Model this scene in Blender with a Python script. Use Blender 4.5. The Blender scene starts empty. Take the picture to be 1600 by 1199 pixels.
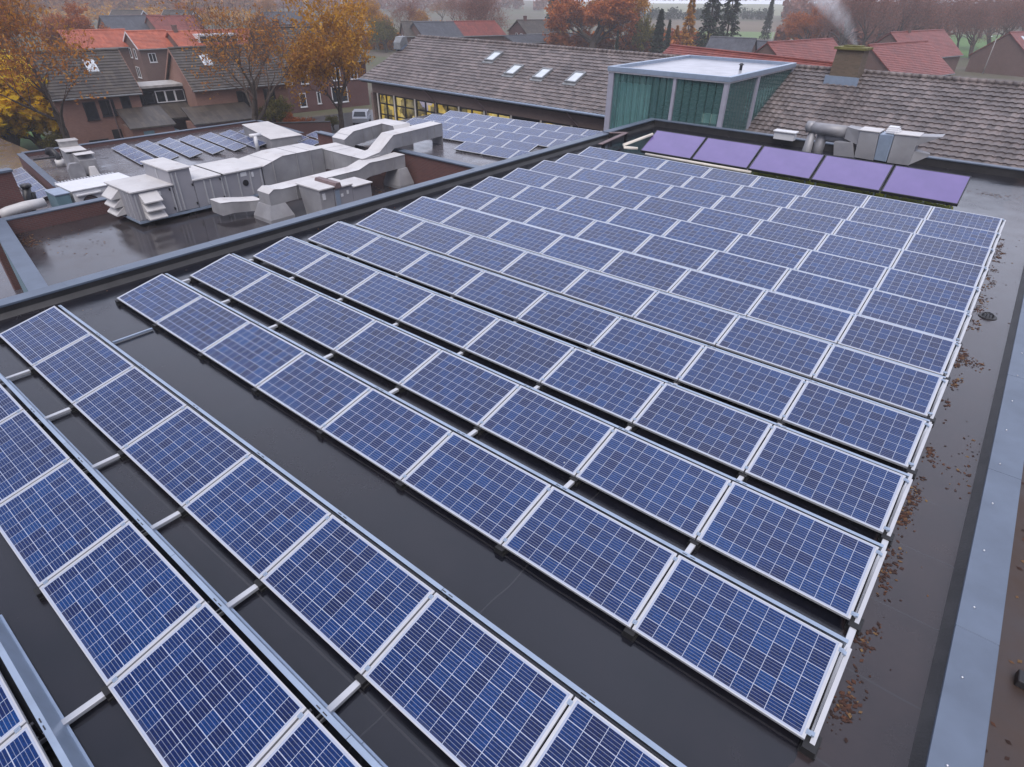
import bpy, math, random
import numpy as np
from mathutils import Vector, Matrix
rnd = random.Random(7)
scene = bpy.context.scene
COL = scene.collection
R = math.radians

# ------------------------------------------------------------------ camera
F_PX, AZ, EL, ROLL = 934.68, -0.670286, 0.581853, 0.015416
CAM = Vector((13.0162, -3.6024, 5.3871))
fw = Vector((math.sin(AZ)*math.cos(EL), math.cos(AZ)*math.cos(EL), -math.sin(EL)))
r0 = fw.cross(Vector((0, 0, 1))).normalized(); u0 = r0.cross(fw)
rt = r0*math.cos(ROLL) + u0*math.sin(ROLL)
up = -r0*math.sin(ROLL) + u0*math.cos(ROLL)
cam = bpy.data.cameras.new('camera'); co = bpy.data.objects.new('camera', cam); COL.objects.link(co)
m = Matrix((rt, up, -fw)).transposed().to_4x4(); m.translation = CAM
co.matrix_world = m
cam.sensor_width = 36; cam.lens = F_PX/1600*36; cam.clip_end = 5000; cam.clip_start = .05
scene.camera = co

def ray(u, v): return fw + rt*((u-800)/F_PX) - up*((v-599.5)/F_PX)
def at(u, v, z):
    d = ray(u, v); return CAM + d*((z-CAM.z)/d.z)
def atx(u, v, x):
    d = ray(u, v); return CAM + d*((x-CAM.x)/d.x)
def aty(u, v, y):
    d = ray(u, v); return CAM + d*((y-CAM.y)/d.y)

# ------------------------------------------------------------------ light
SUN_EL, SUN_AZ = 58, 150            # azimuth from +y towards +x
w = bpy.data.worlds.new('World'); scene.world = w; w.use_nodes = True
nt = w.node_tree; nt.nodes.clear()
sky = nt.nodes.new('ShaderNodeTexSky'); sky.sky_type = 'NISHITA'; sky.sun_disc = False
sky.sun_elevation = R(SUN_EL); sky.sun_rotation = R(SUN_AZ); sky.air_density = 1.0; sky.dust_density = 6.0; sky.ozone_density = 1.5
hs = nt.nodes.new('ShaderNodeHueSaturation'); hs.inputs['Saturation'].default_value = .62
bg = nt.nodes.new('ShaderNodeBackground'); bg.inputs['Strength'].default_value = .15
out = nt.nodes.new('ShaderNodeOutputWorld')
nt.links.new(sky.outputs[0], hs.inputs['Color']); tint = nt.nodes.new('ShaderNodeMix'); tint.data_type = 'RGBA'; tint.blend_type = 'MULTIPLY'; tint.inputs[0].default_value = 1; tint.inputs[7].default_value = (1.02, .96, 1.06, 1)
nt.links.new(hs.outputs[0], tint.inputs[6])
# overcast: a cloud deck over the clear sky, brightness added low north-west for reflections
tcw = nt.nodes.new('ShaderNodeTexCoord')
dotn = nt.nodes.new('ShaderNodeVectorMath'); dotn.operation = 'DOT_PRODUCT'
bd = Vector((-.40, .86, .33)).normalized(); dotn.inputs[1].default_value = bd
nt.links.new(tcw.outputs['Generated'], dotn.inputs[0])
cr_ = nt.nodes.new('ShaderNodeValToRGB'); e_ = cr_.color_ramp.elements; cr_.color_ramp.interpolation = 'EASE'
e_[0].position = .12; e_[0].color = (.13, .155, .24, 1); e_[1].position = .97; e_[1].color = (.66, .70, .86, 1)
nt.links.new(dotn.outputs['Value'], cr_.inputs[0])
nzw = nt.nodes.new('ShaderNodeTexNoise'); nzw.inputs['Scale'].default_value = 2.2; nzw.inputs['Detail'].default_value = 5
nt.links.new(tcw.outputs['Generated'], nzw.inputs['Vector'])
mrw = nt.nodes.new('ShaderNodeMapRange'); mrw.inputs[1].default_value = .3; mrw.inputs[2].default_value = .7; mrw.inputs[3].default_value = .8*8.3; mrw.inputs[4].default_value = 1.2*8.3
nt.links.new(nzw.outputs['Fac'], mrw.inputs[0])
clm = nt.nodes.new('ShaderNodeVectorMath'); clm.operation = 'SCALE'
nt.links.new(cr_.outputs[0], clm.inputs[0]); nt.links.new(mrw.outputs[0], clm.inputs['Scale'])
deck = nt.nodes.new('ShaderNodeMix'); deck.data_type = 'RGBA'; deck.inputs[0].default_value = .8
nt.links.new(tint.outputs[2], deck.inputs[6]); nt.links.new(clm.outputs[0], deck.inputs[7]); nt.links.new(deck.outputs[2], bg.inputs[0]); nt.links.new(bg.outputs[0], out.inputs[0])
sl = bpy.data.lights.new('sun', 'SUN'); sl.energy = 1.5; sl.angle = R(50); sl.color = (1, .96, .92)
so = bpy.data.objects.new('sun', sl); COL.objects.link(so)
sd = Vector((math.sin(R(SUN_AZ))*math.cos(R(SUN_EL)), math.cos(R(SUN_AZ))*math.cos(R(SUN_EL)), math.sin(R(SUN_EL))))
so.rotation_euler = sd.to_track_quat('Z', 'Y').to_euler(); so.location = (0, 0, 40)
scene.view_settings.view_transform = 'Standard'; scene.view_settings.look = 'None'
scene.view_settings.exposure = 0.68; scene.view_settings.gamma = 1

# ------------------------------------------------------------------ helpers
def multi(name, mt, parent, boxes, world=False):
    for bx in boxes:
        q = MB(); q.box(*bx)
        (obj_at(q, name, mt, parent) if world else q.build(name, mt, parent))
class MB:
    def __init__(s): s.v = []; s.f = []
    def add(s, vs, fs):
        n = len(s.v); s.v += [tuple(p) for p in vs]; s.f += [tuple(i+n for i in f) for f in fs]; return s
    def hexa(s, b, t):
        """b, t: four points each, counter-clockwise seen from above"""
        return s.add(list(b)+list(t), [(3,2,1,0),(4,5,6,7),(0,1,5,4),(1,2,6,5),(2,3,7,6),(3,0,4,7)])
    def box(s, x0, x1, y0, y1, z0, z1):
        return s.hexa([(x0,y0,z0),(x1,y0,z0),(x1,y1,z0),(x0,y1,z0)], [(x0,y0,z1),(x1,y0,z1),(x1,y1,z1),(x0,y1,z1)])
    def quad(s, a, b, c, d): return s.add([a,b,c,d], [(0,1,2,3)])
    def prism(s, prof, a, b, axis):
        """profile of 2D points extruded between a and b along axis"""
        def P(p, t): return (t,p[0],p[1]) if axis == 'x' else ((p[0],t,p[1]) if axis == 'y' else (p[0],p[1],t))
        n = len(prof)
        vs = [P(p,a) for p in prof]+[P(p,b) for p in prof]
        fs = [(i,(i+1)%n,n+(i+1)%n,n+i) for i in range(n)]+[tuple(range(n-1,-1,-1)), tuple(range(n,2*n))]
        return s.add(vs, fs)
    def tube(s, pts, rad, n=8, caps=True):
        pts = [Vector(p) for p in pts]; k = len(pts)
        rad = rad if isinstance(rad, (list, tuple)) else [rad]*k
        vs = []; prev = None
        for i, p in enumerate(pts):
            d = (pts[min(i+1,k-1)]-pts[max(i-1,0)]).normalized()
            if prev is None:
                a = d.cross(Vector((0,0,1)))
                if a.length < .1: a = d.cross(Vector((1,0,0)))
            else: a = prev - d*prev.dot(d)
            a.normalize(); prev = a; b = d.cross(a)
            vs += [p + (a*math.cos(2*math.pi*j/n)+b*math.sin(2*math.pi*j/n))*rad[i] for j in range(n)]
        fs = [(i*n+j, i*n+(j+1)%n, (i+1)*n+(j+1)%n, (i+1)*n+j) for i in range(k-1) for j in range(n)]
        if caps: fs += [tuple(range(n-1,-1,-1)), tuple(range((k-1)*n, k*n))]
        return s.add(vs, fs)
    def duct(s, secs):
        """loft through rectangular sections, each a list of four points"""
        k = len(secs); vs = [p for q in secs for p in q]
        fs = [(i*4+j, i*4+(j+1)%4, (i+1)*4+(j+1)%4, (i+1)*4+j) for i in range(k-1) for j in range(4)]
        fs += [(3,2,1,0), tuple(range((k-1)*4, k*4))]
        return s.add(vs, fs)
    def build(s, name, mt, parent=None, smooth=False, bevel=0):
        me = bpy.data.meshes.new(name); me.from_pydata([tuple(p) for p in s.v], [], s.f)
        me.materials.append(mt)
        if smooth: me.polygons.foreach_set('use_smooth', [True]*len(me.polygons))
        me.update()
        o = bpy.data.objects.new(name, me); COL.objects.link(o)
        if parent is not None: o.parent = parent
        if bevel:
            b = o.modifiers.new('bevel', 'BEVEL'); b.width = bevel; b.segments = 2; b.limit_method = 'ANGLE'
        fix(me)
        return o
def fix(me):
    import bmesh
    bm = bmesh.new(); bm.from_mesh(me)
    if len(bm.faces) < 6000: bmesh.ops.recalc_face_normals(bm, faces=bm.faces)
    bm.to_mesh(me); bm.free()
def tag(o, label=None, cat=None, group=None, kind=None):
    if label: o['label'] = label
    if cat: o['category'] = cat
    if group: o['group'] = group
    if kind: o['kind'] = kind
    return o
def thing(name, label, cat, loc=(0,0,0), rotz=0, group=None):
    o = bpy.data.objects.new(name, None); COL.objects.link(o); o.empty_display_size = .2
    o.location = loc; o.rotation_euler = (0,0,rotz)
    return tag(o, label, cat, group)
def copy_tree(o, parent=None):
    c = o.copy(); COL.objects.link(c)
    if parent is not None: c.parent = parent
    for ch in kids.get(o.as_pointer(), []): copy_tree(ch, c)
    return c
kids = {}
def index_kids(o):
    ch = [x for x in COL.objects if x.parent == o]; kids[o.as_pointer()] = ch
    for c in ch: index_kids(c)
def struct(o): o['kind'] = 'structure'; return o

# ------------------------------------------------------------------ materials
class N:
    def __init__(s, name):
        s.m = bpy.data.materials.new(name); s.m.use_nodes = True; s.t = s.m.node_tree
        s.p = s.t.nodes['Principled BSDF']; s.out = s.t.nodes['Material Output']; s._c = {}
    def n(s, t, **kw):
        x = s.t.nodes.new('ShaderNode'+t)
        for k, v in kw.items(): setattr(x, k, v)
        return x
    def l(s, a, b): s.t.links.new(a, b)
    def coord(s, k='Object'):
        if 'tc' not in s._c: s._c['tc'] = s.n('TexCoord')
        return s._c['tc'].outputs[k]
    def math(s, op, a, b=None, c=None):
        x = s.n('Math', operation=op)
        for i, q in enumerate((a, b, c)):
            if q is None: continue
            if isinstance(q, (int, float)): x.inputs[i].default_value = q
            else: s.l(q, x.inputs[i])
        return x.outputs[0]
    def noise(s, scale, detail=4, rough=.55, vec=None, stretch=None):
        x = s.n('TexNoise'); x.inputs['Scale'].default_value = scale; x.inputs['Detail'].default_value = detail; x.inputs['Roughness'].default_value = rough
        v = vec or s.coord()
        if stretch:
            mp = s.n('Mapping'); mp.inputs['Scale'].default_value = stretch; s.l(v, mp.inputs[0]); v = mp.outputs[0]
        s.l(v, x.inputs['Vector']); return x.outputs['Fac']
    def ramp(s, fac, stops, interp='LINEAR'):
        x = s.n('ValToRGB'); e = x.color_ramp.elements; x.color_ramp.interpolation = interp
        while len(e) < len(stops): e.new(.5)
        for i, (p, c) in enumerate(stops):
            e[i].position = p; e[i].color = (*c, 1) if len(c) == 3 else c
        s.l(fac, x.inputs[0]); return x.outputs[0]
    def mix(s, fac, a, b, mode='MIX'):
        x = s.n('Mix', data_type='RGBA', blend_type=mode)
        for i, q in ((0, fac), (6, a), (7, b)):
            if isinstance(q, (int, float)): x.inputs[i].default_value = q
            elif isinstance(q, tuple): x.inputs[i].default_value = (*q, 1)
            else: s.l(q, x.inputs[i])
        return x.outputs[2]
    def bump(s, h, dist=.01, strength=.5):
        x = s.n('Bump'); x.inputs['Distance'].default_value = dist; x.inputs['Strength'].default_value = strength
        s.l(h, x.inputs['Height']); s.l(x.outputs[0], s.p.inputs['Normal'])
    def set(s, **kw):
        for k, v in kw.items():
            k = {'base':'Base Color','rough':'Roughness','metal':'Metallic','coat':'Coat Weight','coatr':'Coat Roughness','ior':'IOR','trans':'Transmission Weight','spec':'Specular IOR Level'}[k]
            if isinstance(v, tuple): s.p.inputs[k].default_value = (*v, 1)
            elif isinstance(v, (int, float)): s.p.inputs[k].default_value = v
            else: s.l(v, s.p.inputs[k])
        return s
def simple(name, c, rough=.6, metal=0, var=.25, scale=3, bump=0, bscale=40):
    k = N(name)
    d = tuple(x*(1-var) for x in c); h = tuple(min(1, x*(1+var*.6)) for x in c)
    k.set(base=k.ramp(k.noise(scale), [(.3, d), (.7, h)]), rough=rough, metal=metal)
    if bump: k.bump(k.noise(bscale), .01, bump)
    return k.m
M = {}
M['alu'] = simple('silver_aluminium', (.52,.53,.55), .38, .35, .06, 8)
M['alu_dull'] = simple('blue_grey_metal', (.30,.37,.47), .36, .3, .12, 4)
M['coping'] = simple('coping_metal', (.115,.145,.195), .45, .15, .14, 2.2)
M['dark'] = simple('dark_bitumen_upstand', (.028,.027,.028), .5, 0, .4, 3, .4, 30)
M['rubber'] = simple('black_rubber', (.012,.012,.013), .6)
M['black'] = simple('black_metal', (.02,.02,.023), .4)
M['white'] = simple('white_paint', (.64,.65,.67), .4, 0, .08)
M['carpaint'] = simple('pale_car_paint', (.45,.48,.52), .25, 0, .05)
M['cream'] = simple('cream_lagging', (.62,.58,.5), .55, 0, .15)
M['conc'] = simple('pale_concrete', (.38,.37,.36), .8, 0, .25, 2)
M['deck'] = simple('wet_pale_roof_sheet', (.36,.36,.39), .25, 0, .15, 1.2)
M['teal'] = simple('teal_grey_paint', (.15,.25,.29), .45, 0, .12)
M['pipe'] = simple('red_brown_metal', (.17,.12,.12), .6, 0, .3)
M['sky_glass'] = simple('skylight_glass', (.55,.6,.64), .06, 0, .1)
M['dglass'] = simple('dark_window_glass', (.02,.025,.03), .06, 0, .3)
M['post'] = simple('grey_lilac_post', (.33,.33,.39), .5, 0, .08)
M['screw'] = simple('screw_head', (.7,.7,.72), .3, .8)
M['soil'] = simple('brown_soil', (.06,.045,.03), .9, 0, .4)
M['curtain'] = simple('pale_green_curtain', (.6,.68,.66), .9, 0, .1)
M['blue'] = simple('blue_tarpaulin', (.02,.16,.55), .4)
M['grey'] = simple('grey_paint', (.2,.21,.22), .5)
M['red_leaf'] = simple('red_shrub_leaf', (.16,.05,.03), .7)

# galvanised duct metal with streaks and dull patches
k = N('galvanised_duct')
c = k.ramp(k.noise(1.1, 6), [(.3,(.25,.25,.265)),(.55,(.33,.33,.345)),(.75,(.41,.41,.42))])
c = k.mix(k.ramp(k.noise(2.5,5,.6,stretch=(1,1,.15)), [(.5,(0,0,0)),(.75,(.35,.35,.35))]), c, (.27,.255,.24))
k.set(base=c, rough=.52, metal=.25); M['duct'] = k.m
k = N('duct_top_sheet')
c = k.ramp(k.noise(.9, 6), [(.3,(.48,.47,.465)),(.7,(.60,.59,.585))])
c = k.mix(k.ramp(k.noise(1.7,5,.65), [(.56,(0,0,0)),(.72,(.5,.5,.5))]), c, (.36,.30,.27))
k.set(base=c, rough=.6, metal=.1); M['ducttop'] = k.m
k = N('ahu_casing')
c = k.ramp(k.noise(.7, 5), [(.3,(.27,.27,.30)),(.7,(.33,.33,.36))])
c = k.mix(k.ramp(k.noise(3,4,.6,stretch=(1,1,.2)), [(.55,(0,0,0)),(.8,(.4,.4,.4))]), c, (.33,.32,.31))
k.set(base=c, rough=.45, metal=.1); M['ahu'] = k.m

# photovoltaic cells: 10 x 6 multicrystalline cells with bus bars, in the pane's own coordinates
k = N('solar_cells')
sx = k.n('SeparateXYZ'); k.l(k.coord(), sx.inputs[0])
uu = k.math('DIVIDE', k.math('SUBTRACT', sx.outputs[0], .045), .1565)
vv = k.math('DIVIDE', k.math('SUBTRACT', sx.outputs[1], .0285), .1555)
fu, fv = k.math('FRACT', uu), k.math('FRACT', vv)
def near(x, c, h): return k.math('LESS_THAN', k.math('ABSOLUTE', k.math('SUBTRACT', x, c)), h)
gap_u = k.math('GREATER_THAN', k.math('ABSOLUTE', k.math('SUBTRACT', fu, .5)), .483)
gap_v = k.math('GREATER_THAN', k.math('ABSOLUTE', k.math('SUBTRACT', fv, .5)), .477)
bus = k.math('GREATER_THAN', k.math('ABSOLUTE', k.math('SUBTRACT', k.math('FRACT', k.math('ADD', k.math('MULTIPLY', fv, 5), 0.0)), .5)), .435)
outu = k.math('GREATER_THAN', k.math('ABSOLUTE', k.math('SUBTRACT', uu, 5)), 5.0)
outv = k.math('GREATER_THAN', k.math('ABSOLUTE', k.math('SUBTRACT', vv, 3)), 3.0)
white = k.math('MAXIMUM', k.math('MAXIMUM', gap_u, gap_v), k.math('MAXIMUM', outu, outv))
oi = k.n('ObjectInfo')
cmb = k.n('CombineXYZ'); k.l(k.math('FLOOR', uu), cmb.inputs[0]); k.l(k.math('FLOOR', vv), cmb.inputs[1]); k.l(k.math('MULTIPLY', oi.outputs['Random'], 91.7), cmb.inputs[2])
wn = k.n('TexWhiteNoise', noise_dimensions='3D'); k.l(cmb.outputs[0], wn.inputs['Vector'])
vo = k.n('TexVoronoi'); vo.inputs['Scale'].default_value = 75
mpv = k.n('VectorMath', operation='ADD'); k.l(k.coord(), mpv.inputs[0]); k.l(wn.outputs['Color'], mpv.inputs[1]); k.l(mpv.outputs[0], vo.inputs['Vector'])
cell = k.ramp(wn.outputs['Value'], [(0,(.002,.010,.064)),(.35,(.001,.015,.085)),(.7,(.001,.021,.105)),(1,(.001,.029,.132))])
cry = k.ramp(vo.outputs['Color'], [(.1,(.72,.72,.72)),(.9,(1.25,1.25,1.25))])
cell = k.mix(1.0, cell, cry, 'MULTIPLY')
pan = k.ramp(oi.outputs['Random'], [(0,(.72,.76,.84)),(1,(1.18,1.14,1.08))])
cell = k.mix(1.0, cell, pan, 'MULTIPLY')
cell = k.mix(k.math('MULTIPLY', bus, .40), cell, (.42,.47,.58))
dust = k.math('MULTIPLY', k.math('MAXIMUM', k.math('SUBTRACT', 1.0, k.math('MULTIPLY', sx.outputs[1], 14.0)), 0), k.math('MULTIPLY', k.noise(7,4), .55))
cell = k.mix(dust, cell, (.16,.15,.13))
vd = k.n('TexVoronoi'); vd.inputs['Scale'].default_value = 1.7
k.l(mpv.outputs[0], vd.inputs['Vector'])
mp2 = k.n('VectorMath', operation='ADD'); cb2 = k.n('CombineXYZ'); k.l(k.math('MULTIPLY', oi.outputs['Random'], 57.3), cb2.inputs[0]); k.l(k.math('MULTIPLY', oi.outputs['Random'], 31.1), cb2.inputs[1])
k.l(k.coord(), mp2.inputs[0]); k.l(cb2.outputs[0], mp2.inputs[1]); k.l(mp2.outputs[0], vd.inputs['Vector'])
sp_ = k.n('SeparateColor'); k.l(vd.outputs['Color'], sp_.inputs[0])
drop = k.math('MULTIPLY', k.math('LESS_THAN', k.math('ADD', vd.outputs['Distance'], k.math('MULTIPLY', k.noise(60,2), .03)), .036), k.math('GREATER_THAN', sp_.outputs[0], .93))
colr = k.mix(white, cell, (.36,.40,.50))
k.set(base=colr, rough=k.ramp(k.noise(2.2,5,.65), [(.35,(.10,.10,.10)),(.7,(.24,.24,.24))]), spec=.5, coat=0.0); M['cells'] = k.m
k.set(base=k.mix(k.math('MULTIPLY', drop, .8), colr, (.55,.55,.52)))
# very slight waviness so reflections break up
k.bump(k.noise(1.6, 2), .002, .25)

# purple absorber of the solar thermal collectors
k = N('purple_absorber')
k.set(base=k.ramp(k.noise(1.3,4), [(.3,(.115,.08,.24)),(.7,(.145,.10,.285))]), rough=.22, spec=.7, coat=.8, coatr=.06); M['purple'] = k.m

# wet bitumen roofing with shallow puddles, brown sediment, laps every metre
def wet_roof(name, dark, mid, brown, brown_amt, lap=True, lo=.07, hi=.30, edge=None):
    k = N(name)
    n1 = k.noise(.22, 5, .6); n2 = k.noise(1.4, 6, .65); n3 = k.noise(9, 4, .6)
    c = k.ramp(n2, [(.3, dark), (.72, mid)])
    b = k.ramp(k.math('ADD', n1, k.math('MULTIPLY', k.math('SUBTRACT', n2, .5), .5)), [(.5-brown_amt*.4, (0,0,0)), (.72, (.8,.8,.8))])
    c = k.mix(b, c, brown)
    c = k.mix(k.math('MULTIPLY', n3, .25), c, tuple(x*1.7 for x in mid))
    if lap:
        s = k.n('SeparateXYZ'); k.l(k.coord(), s.inputs[0])
        if edge is not None:                 # silt washed to the low right-hand side
            em = k.math('MULTIPLY', k.math('GREATER_THAN', k.math('ADD', s.outputs[0], k.math('MULTIPLY', k.noise(1.1,4), .5)), edge), k.math('ADD', k.math('MULTIPLY', n2, .7), .15))
            c = k.mix(em, c, (.042,.028,.026))
        wob = k.math('MULTIPLY', k.noise(.8,2), .05)
        l1 = k.math('LESS_THAN', k.math('FRACT', k.math('ADD', k.math('MULTIPLY', s.outputs[1], .97), wob)), .020)
        l2 = k.math('LESS_THAN', k.math('FRACT', k.math('ADD', k.math('MULTIPLY', s.outputs[0], .19), wob)), .003)
        c = k.mix(k.math('MULTIPLY', k.math('MAXIMUM', l1, l2), .6), c, (.034,.034,.038))
    r = k.ramp(k.math('ADD', k.math('MULTIPLY', n1, .6), k.math('MULTIPLY', n2, .4)), [(.36,(lo,)*3),(.62,(hi,)*3)])
    k.set(base=c, rough=r, spec=.42, coat=.3, coatr=r); k.bump(k.math('MULTIPLY', k.noise(30,3), r), .004, .5)
    return k.m
M['roof'] = wet_roof('wet_bitumen', (.004,.005,.008), (.009,.009,.014), (.012,.010,.012), .12, edge=13.6)
M['roof_sunk'] = wet_roof('puddled_bitumen', (.018,.017,.021), (.034,.031,.037), (.045,.036,.030), .4, True, .03, .25)
M['roof_low'] = wet_roof('weathered_bitumen', (.05,.047,.055), (.085,.08,.092), (.07,.055,.05), .3, True, .06, .4)
M['roof_leafy'] = wet_roof('leafy_brown_roof', (.022,.014,.012), (.040,.026,.022), (.055,.032,.02), .6, False, .3, .7)

# brick
def brick(name, c1, c2, mortar, axis='y'):
    k = N(name)
    s = k.n('SeparateXYZ'); k.l(k.coord(), s.inputs[0]); cb = k.n('CombineXYZ')
    k.l(k.math('ADD', s.outputs[0], s.outputs[1]), cb.inputs[0]); k.l(s.outputs[2], cb.inputs[1])
    b = k.n('TexBrick'); b.inputs['Scale'].default_value = 1; b.inputs['Brick Width'].default_value = .22; b.inputs['Row Height'].default_value = .065
    b.inputs['Mortar Size'].default_value = .008; b.inputs['Color1'].default_value = (*c1,1); b.inputs['Color2'].default_value = (*c2,1); b.inputs['Mortar'].default_value = (*mortar,1)
    k.l(cb.outputs[0], b.inputs['Vector'])
    c = k.mix(k.ramp(k.noise(.6,5), [(.35,(0,0,0)),(.75,(.5,.5,.5))]), b.outputs['Color'], tuple(x*.6 for x in c1))
    k.set(base=c, rough=.85); return k.m
M['brick_red'] = brick('dark_red_brick', (.14,.05,.045), (.10,.04,.04), (.13,.11,.10))
M['brick_pink'] = brick('pinkish_brick', (.30,.155,.115), (.25,.125,.095), (.27,.2,.17))
M['brick_brown'] = brick('brown_brick', (.16,.085,.07), (.12,.065,.055), (.16,.13,.11))
M['brick_chim'] = brick('weathered_chimney_brick', (.17,.12,.085), (.11,.085,.06), (.15,.13,.1))
M['brick_school'] = brick('school_brick', (.24,.17,.14), (.2,.14,.12), (.22,.18,.16))

# roof tiles
def tiles(name, a, b, c, geom=False, tw=.24, th=.36, moss=.3):
    k = N(name)
    s = k.n('SeparateXYZ'); k.l(k.coord(), s.inputs[0])
    row = k.math('FLOOR', k.math('DIVIDE', s.outputs[1] if geom else s.outputs[2], th))
    cx = k.math('DIVIDE', s.outputs[0] if geom else s.outputs[1], tw)
    cbn = k.n('CombineXYZ'); k.l(k.math('FLOOR', cx), cbn.inputs[0]); k.l(row, cbn.inputs[1])
    wn = k.n('TexWhiteNoise', noise_dimensions='2D'); k.l(cbn.outputs[0], wn.inputs['Vector'])
    col = k.ramp(wn.outputs['Value'], [(0, a), (.5, b), (1, c)])
    col = k.mix(k.ramp(k.noise(.35,5,.6), [(.42,(0,0,0)),(.68,(.5,.5,.5))]), col, tuple(x*.6 for x in a))
    col = k.mix(k.ramp(k.noise(2.2,5,.65), [(.6,(0,0,0)),(.8,(moss,)*3)]), col, (.10,.10,.035))
    k.set(base=col, rough=.5)
    if not geom:
        fr = k.math('FRACT', k.math('DIVIDE', s.outputs[2], th*.62))
        wv = k.math('SINE', k.math('MULTIPLY', cx, 6.283))
        k.bump(k.math('ADD', k.math('MULTIPLY', fr, -1.0), k.math('MULTIPLY', wv, .12)), .03, .5)
    return k.m
M['tile_school'] = tiles('old_purple_brown_pantiles', (.100,.085,.083), (.148,.124,.119), (.205,.170,.162), True, .30, .37, .12)
M['tile_dark'] = tiles('dark_mossy_tiles', (.045,.038,.033), (.065,.055,.046), (.085,.07,.055), False, .3, .3, .5)
M['tile_orange'] = tiles('orange_tiles', (.34,.085,.045), (.40,.105,.055), (.46,.13,.07), False, .3, .3, .1)
M['tile_red'] = tiles('red_brown_tiles', (.16,.030,.020), (.20,.040,.026), (.24,.055,.036), False, .3, .3, .15)
M['tile_grey'] = tiles('grey_slate', (.05,.055,.068), (.065,.07,.085), (.08,.085,.10), False, .3, .3, .1)

# teal channel glass
k = N('teal_channel_glass')
k.set(base=k.ramp(k.noise(.6,3), [(.3,(.15,.33,.33)),(.7,(.22,.42,.40))]), rough=.10, trans=.72, ior=1.3, spec=.6); M['teal_glass'] = k.m
# lit classroom
k = N('lit_classroom')
vb = k.n('TexVoronoi', distance='CHEBYCHEV'); vb.inputs['Scale'].default_value = 1.1; k.l(k.coord(), vb.inputs['Vector'])
cc = k.ramp(vb.outputs['Color'], [(.0,(.06,.045,.02)),(.22,(.75,.52,.09)),(.5,(.9,.70,.25)),(.62,(.10,.09,.05)),(.74,(.42,.42,.72)),(.84,(.6,.75,.82)),(.92,(.30,.08,.03))], 'CONSTANT')
cc = k.mix(.35, cc, k.ramp(k.noise(1.6,3), [(.38,(.06,.04,.02)),(.62,(.85,.66,.22))]))
k.set(base=(.02,.02,.02), rough=.08); k.l(cc, k.p.inputs['Emission Color']); k.p.inputs['Emission Strength'].default_value = .40
M['lit'] = k.m

# ground
k = N('town_ground')
g = k.ramp(k.noise(.06,5), [(.3,(.055,.085,.028)),(.5,(.075,.075,.045)),(.62,(.10,.09,.075)),(.75,(.09,.05,.03))])
g = k.mix(k.math('MULTIPLY', k.noise(3,4), .4), g, (.10,.06,.025))
k.set(base=g, rough=.9); M['ground'] = k.m
M['grass'] = simple('lawn_green', (.075,.16,.03), .9, 0, .3, .8)
M['field_pale'] = simple('pale_field', (.20,.21,.13), .9, 0, .2, .02)
M['field_brown'] = simple('brown_field', (.13,.10,.065), .9, 0, .2, .02)
M['field_green'] = simple('green_field', (.12,.19,.06), .9, 0, .2, .02)
M['street'] = simple('wet_asphalt', (.05,.05,.052), .35, 0, .2, .5)
M['bark'] = simple('grey_brown_bark', (.075,.058,.045), .9, 0, .4, 3)
M['twig'] = simple('brown_twigs', (.10,.068,.052), .9, 0, .3, 2)
M['twig_pink'] = simple('reddish_twigs', (.15,.088,.075), .9, 0, .3, 2)
M['mosscap'] = simple('mossy_concrete', (.15,.14,.045), .9, 0, .5, 3)
M['moss'] = simple('yellow_green_moss', (.26,.29,.02), .9, 0, .4, 5)
def leaf(name, stops):
    k = N(name); ge = k.n('NewGeometry')
    c = k.ramp(ge.outputs['Random Per Island'], stops)
    k.set(base=c, rough=.6); tr = k.n('BsdfTranslucent'); k.l(c, tr.inputs[0])
    mx = k.n('MixShader'); mx.inputs[0].default_value = .48
    k.l(k.p.outputs[0], mx.inputs[1]); k.l(tr.outputs[0], mx.inputs[2]); k.l(mx.outputs[0], k.out.inputs[0]); return k.m
M['lf_orange'] = leaf('orange_brown_leaves', [(0,(.24,.085,.02)),(.5,(.42,.155,.022)),(1,(.55,.26,.03))])
M['lf_rust'] = leaf('rust_leaves', [(0,(.26,.07,.02)),(.5,(.45,.13,.025)),(1,(.58,.20,.035))])
M['lf_amber'] = leaf('amber_leaves', [(0,(.30,.13,.015)),(.5,(.50,.23,.018)),(1,(.62,.34,.025))])
M['lf_yellow'] = leaf('yellow_leaves', [(0,(.62,.44,.012)),(.5,(.90,.64,.012)),(1,(.95,.74,.04))])
M['lf_olive'] = leaf('olive_leaves', [(0,(.07,.085,.015)),(.5,(.15,.15,.02)),(1,(.28,.22,.03))])
M['lf_conif'] = leaf('conifer_needles', [(0,(.012,.028,.016)),(.6,(.025,.05,.026)),(1,(.045,.075,.035))])
M['lf_pink'] = leaf('dull_red_leaves', [(0,(.20,.075,.055)),(1,(.36,.15,.10))])
M['lf_litter'] = leaf('fallen_leaves', [(0,(.035,.017,.012)),(.45,(.085,.036,.022)),(.8,(.17,.07,.035)),(1,(.34,.21,.08))])

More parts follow.
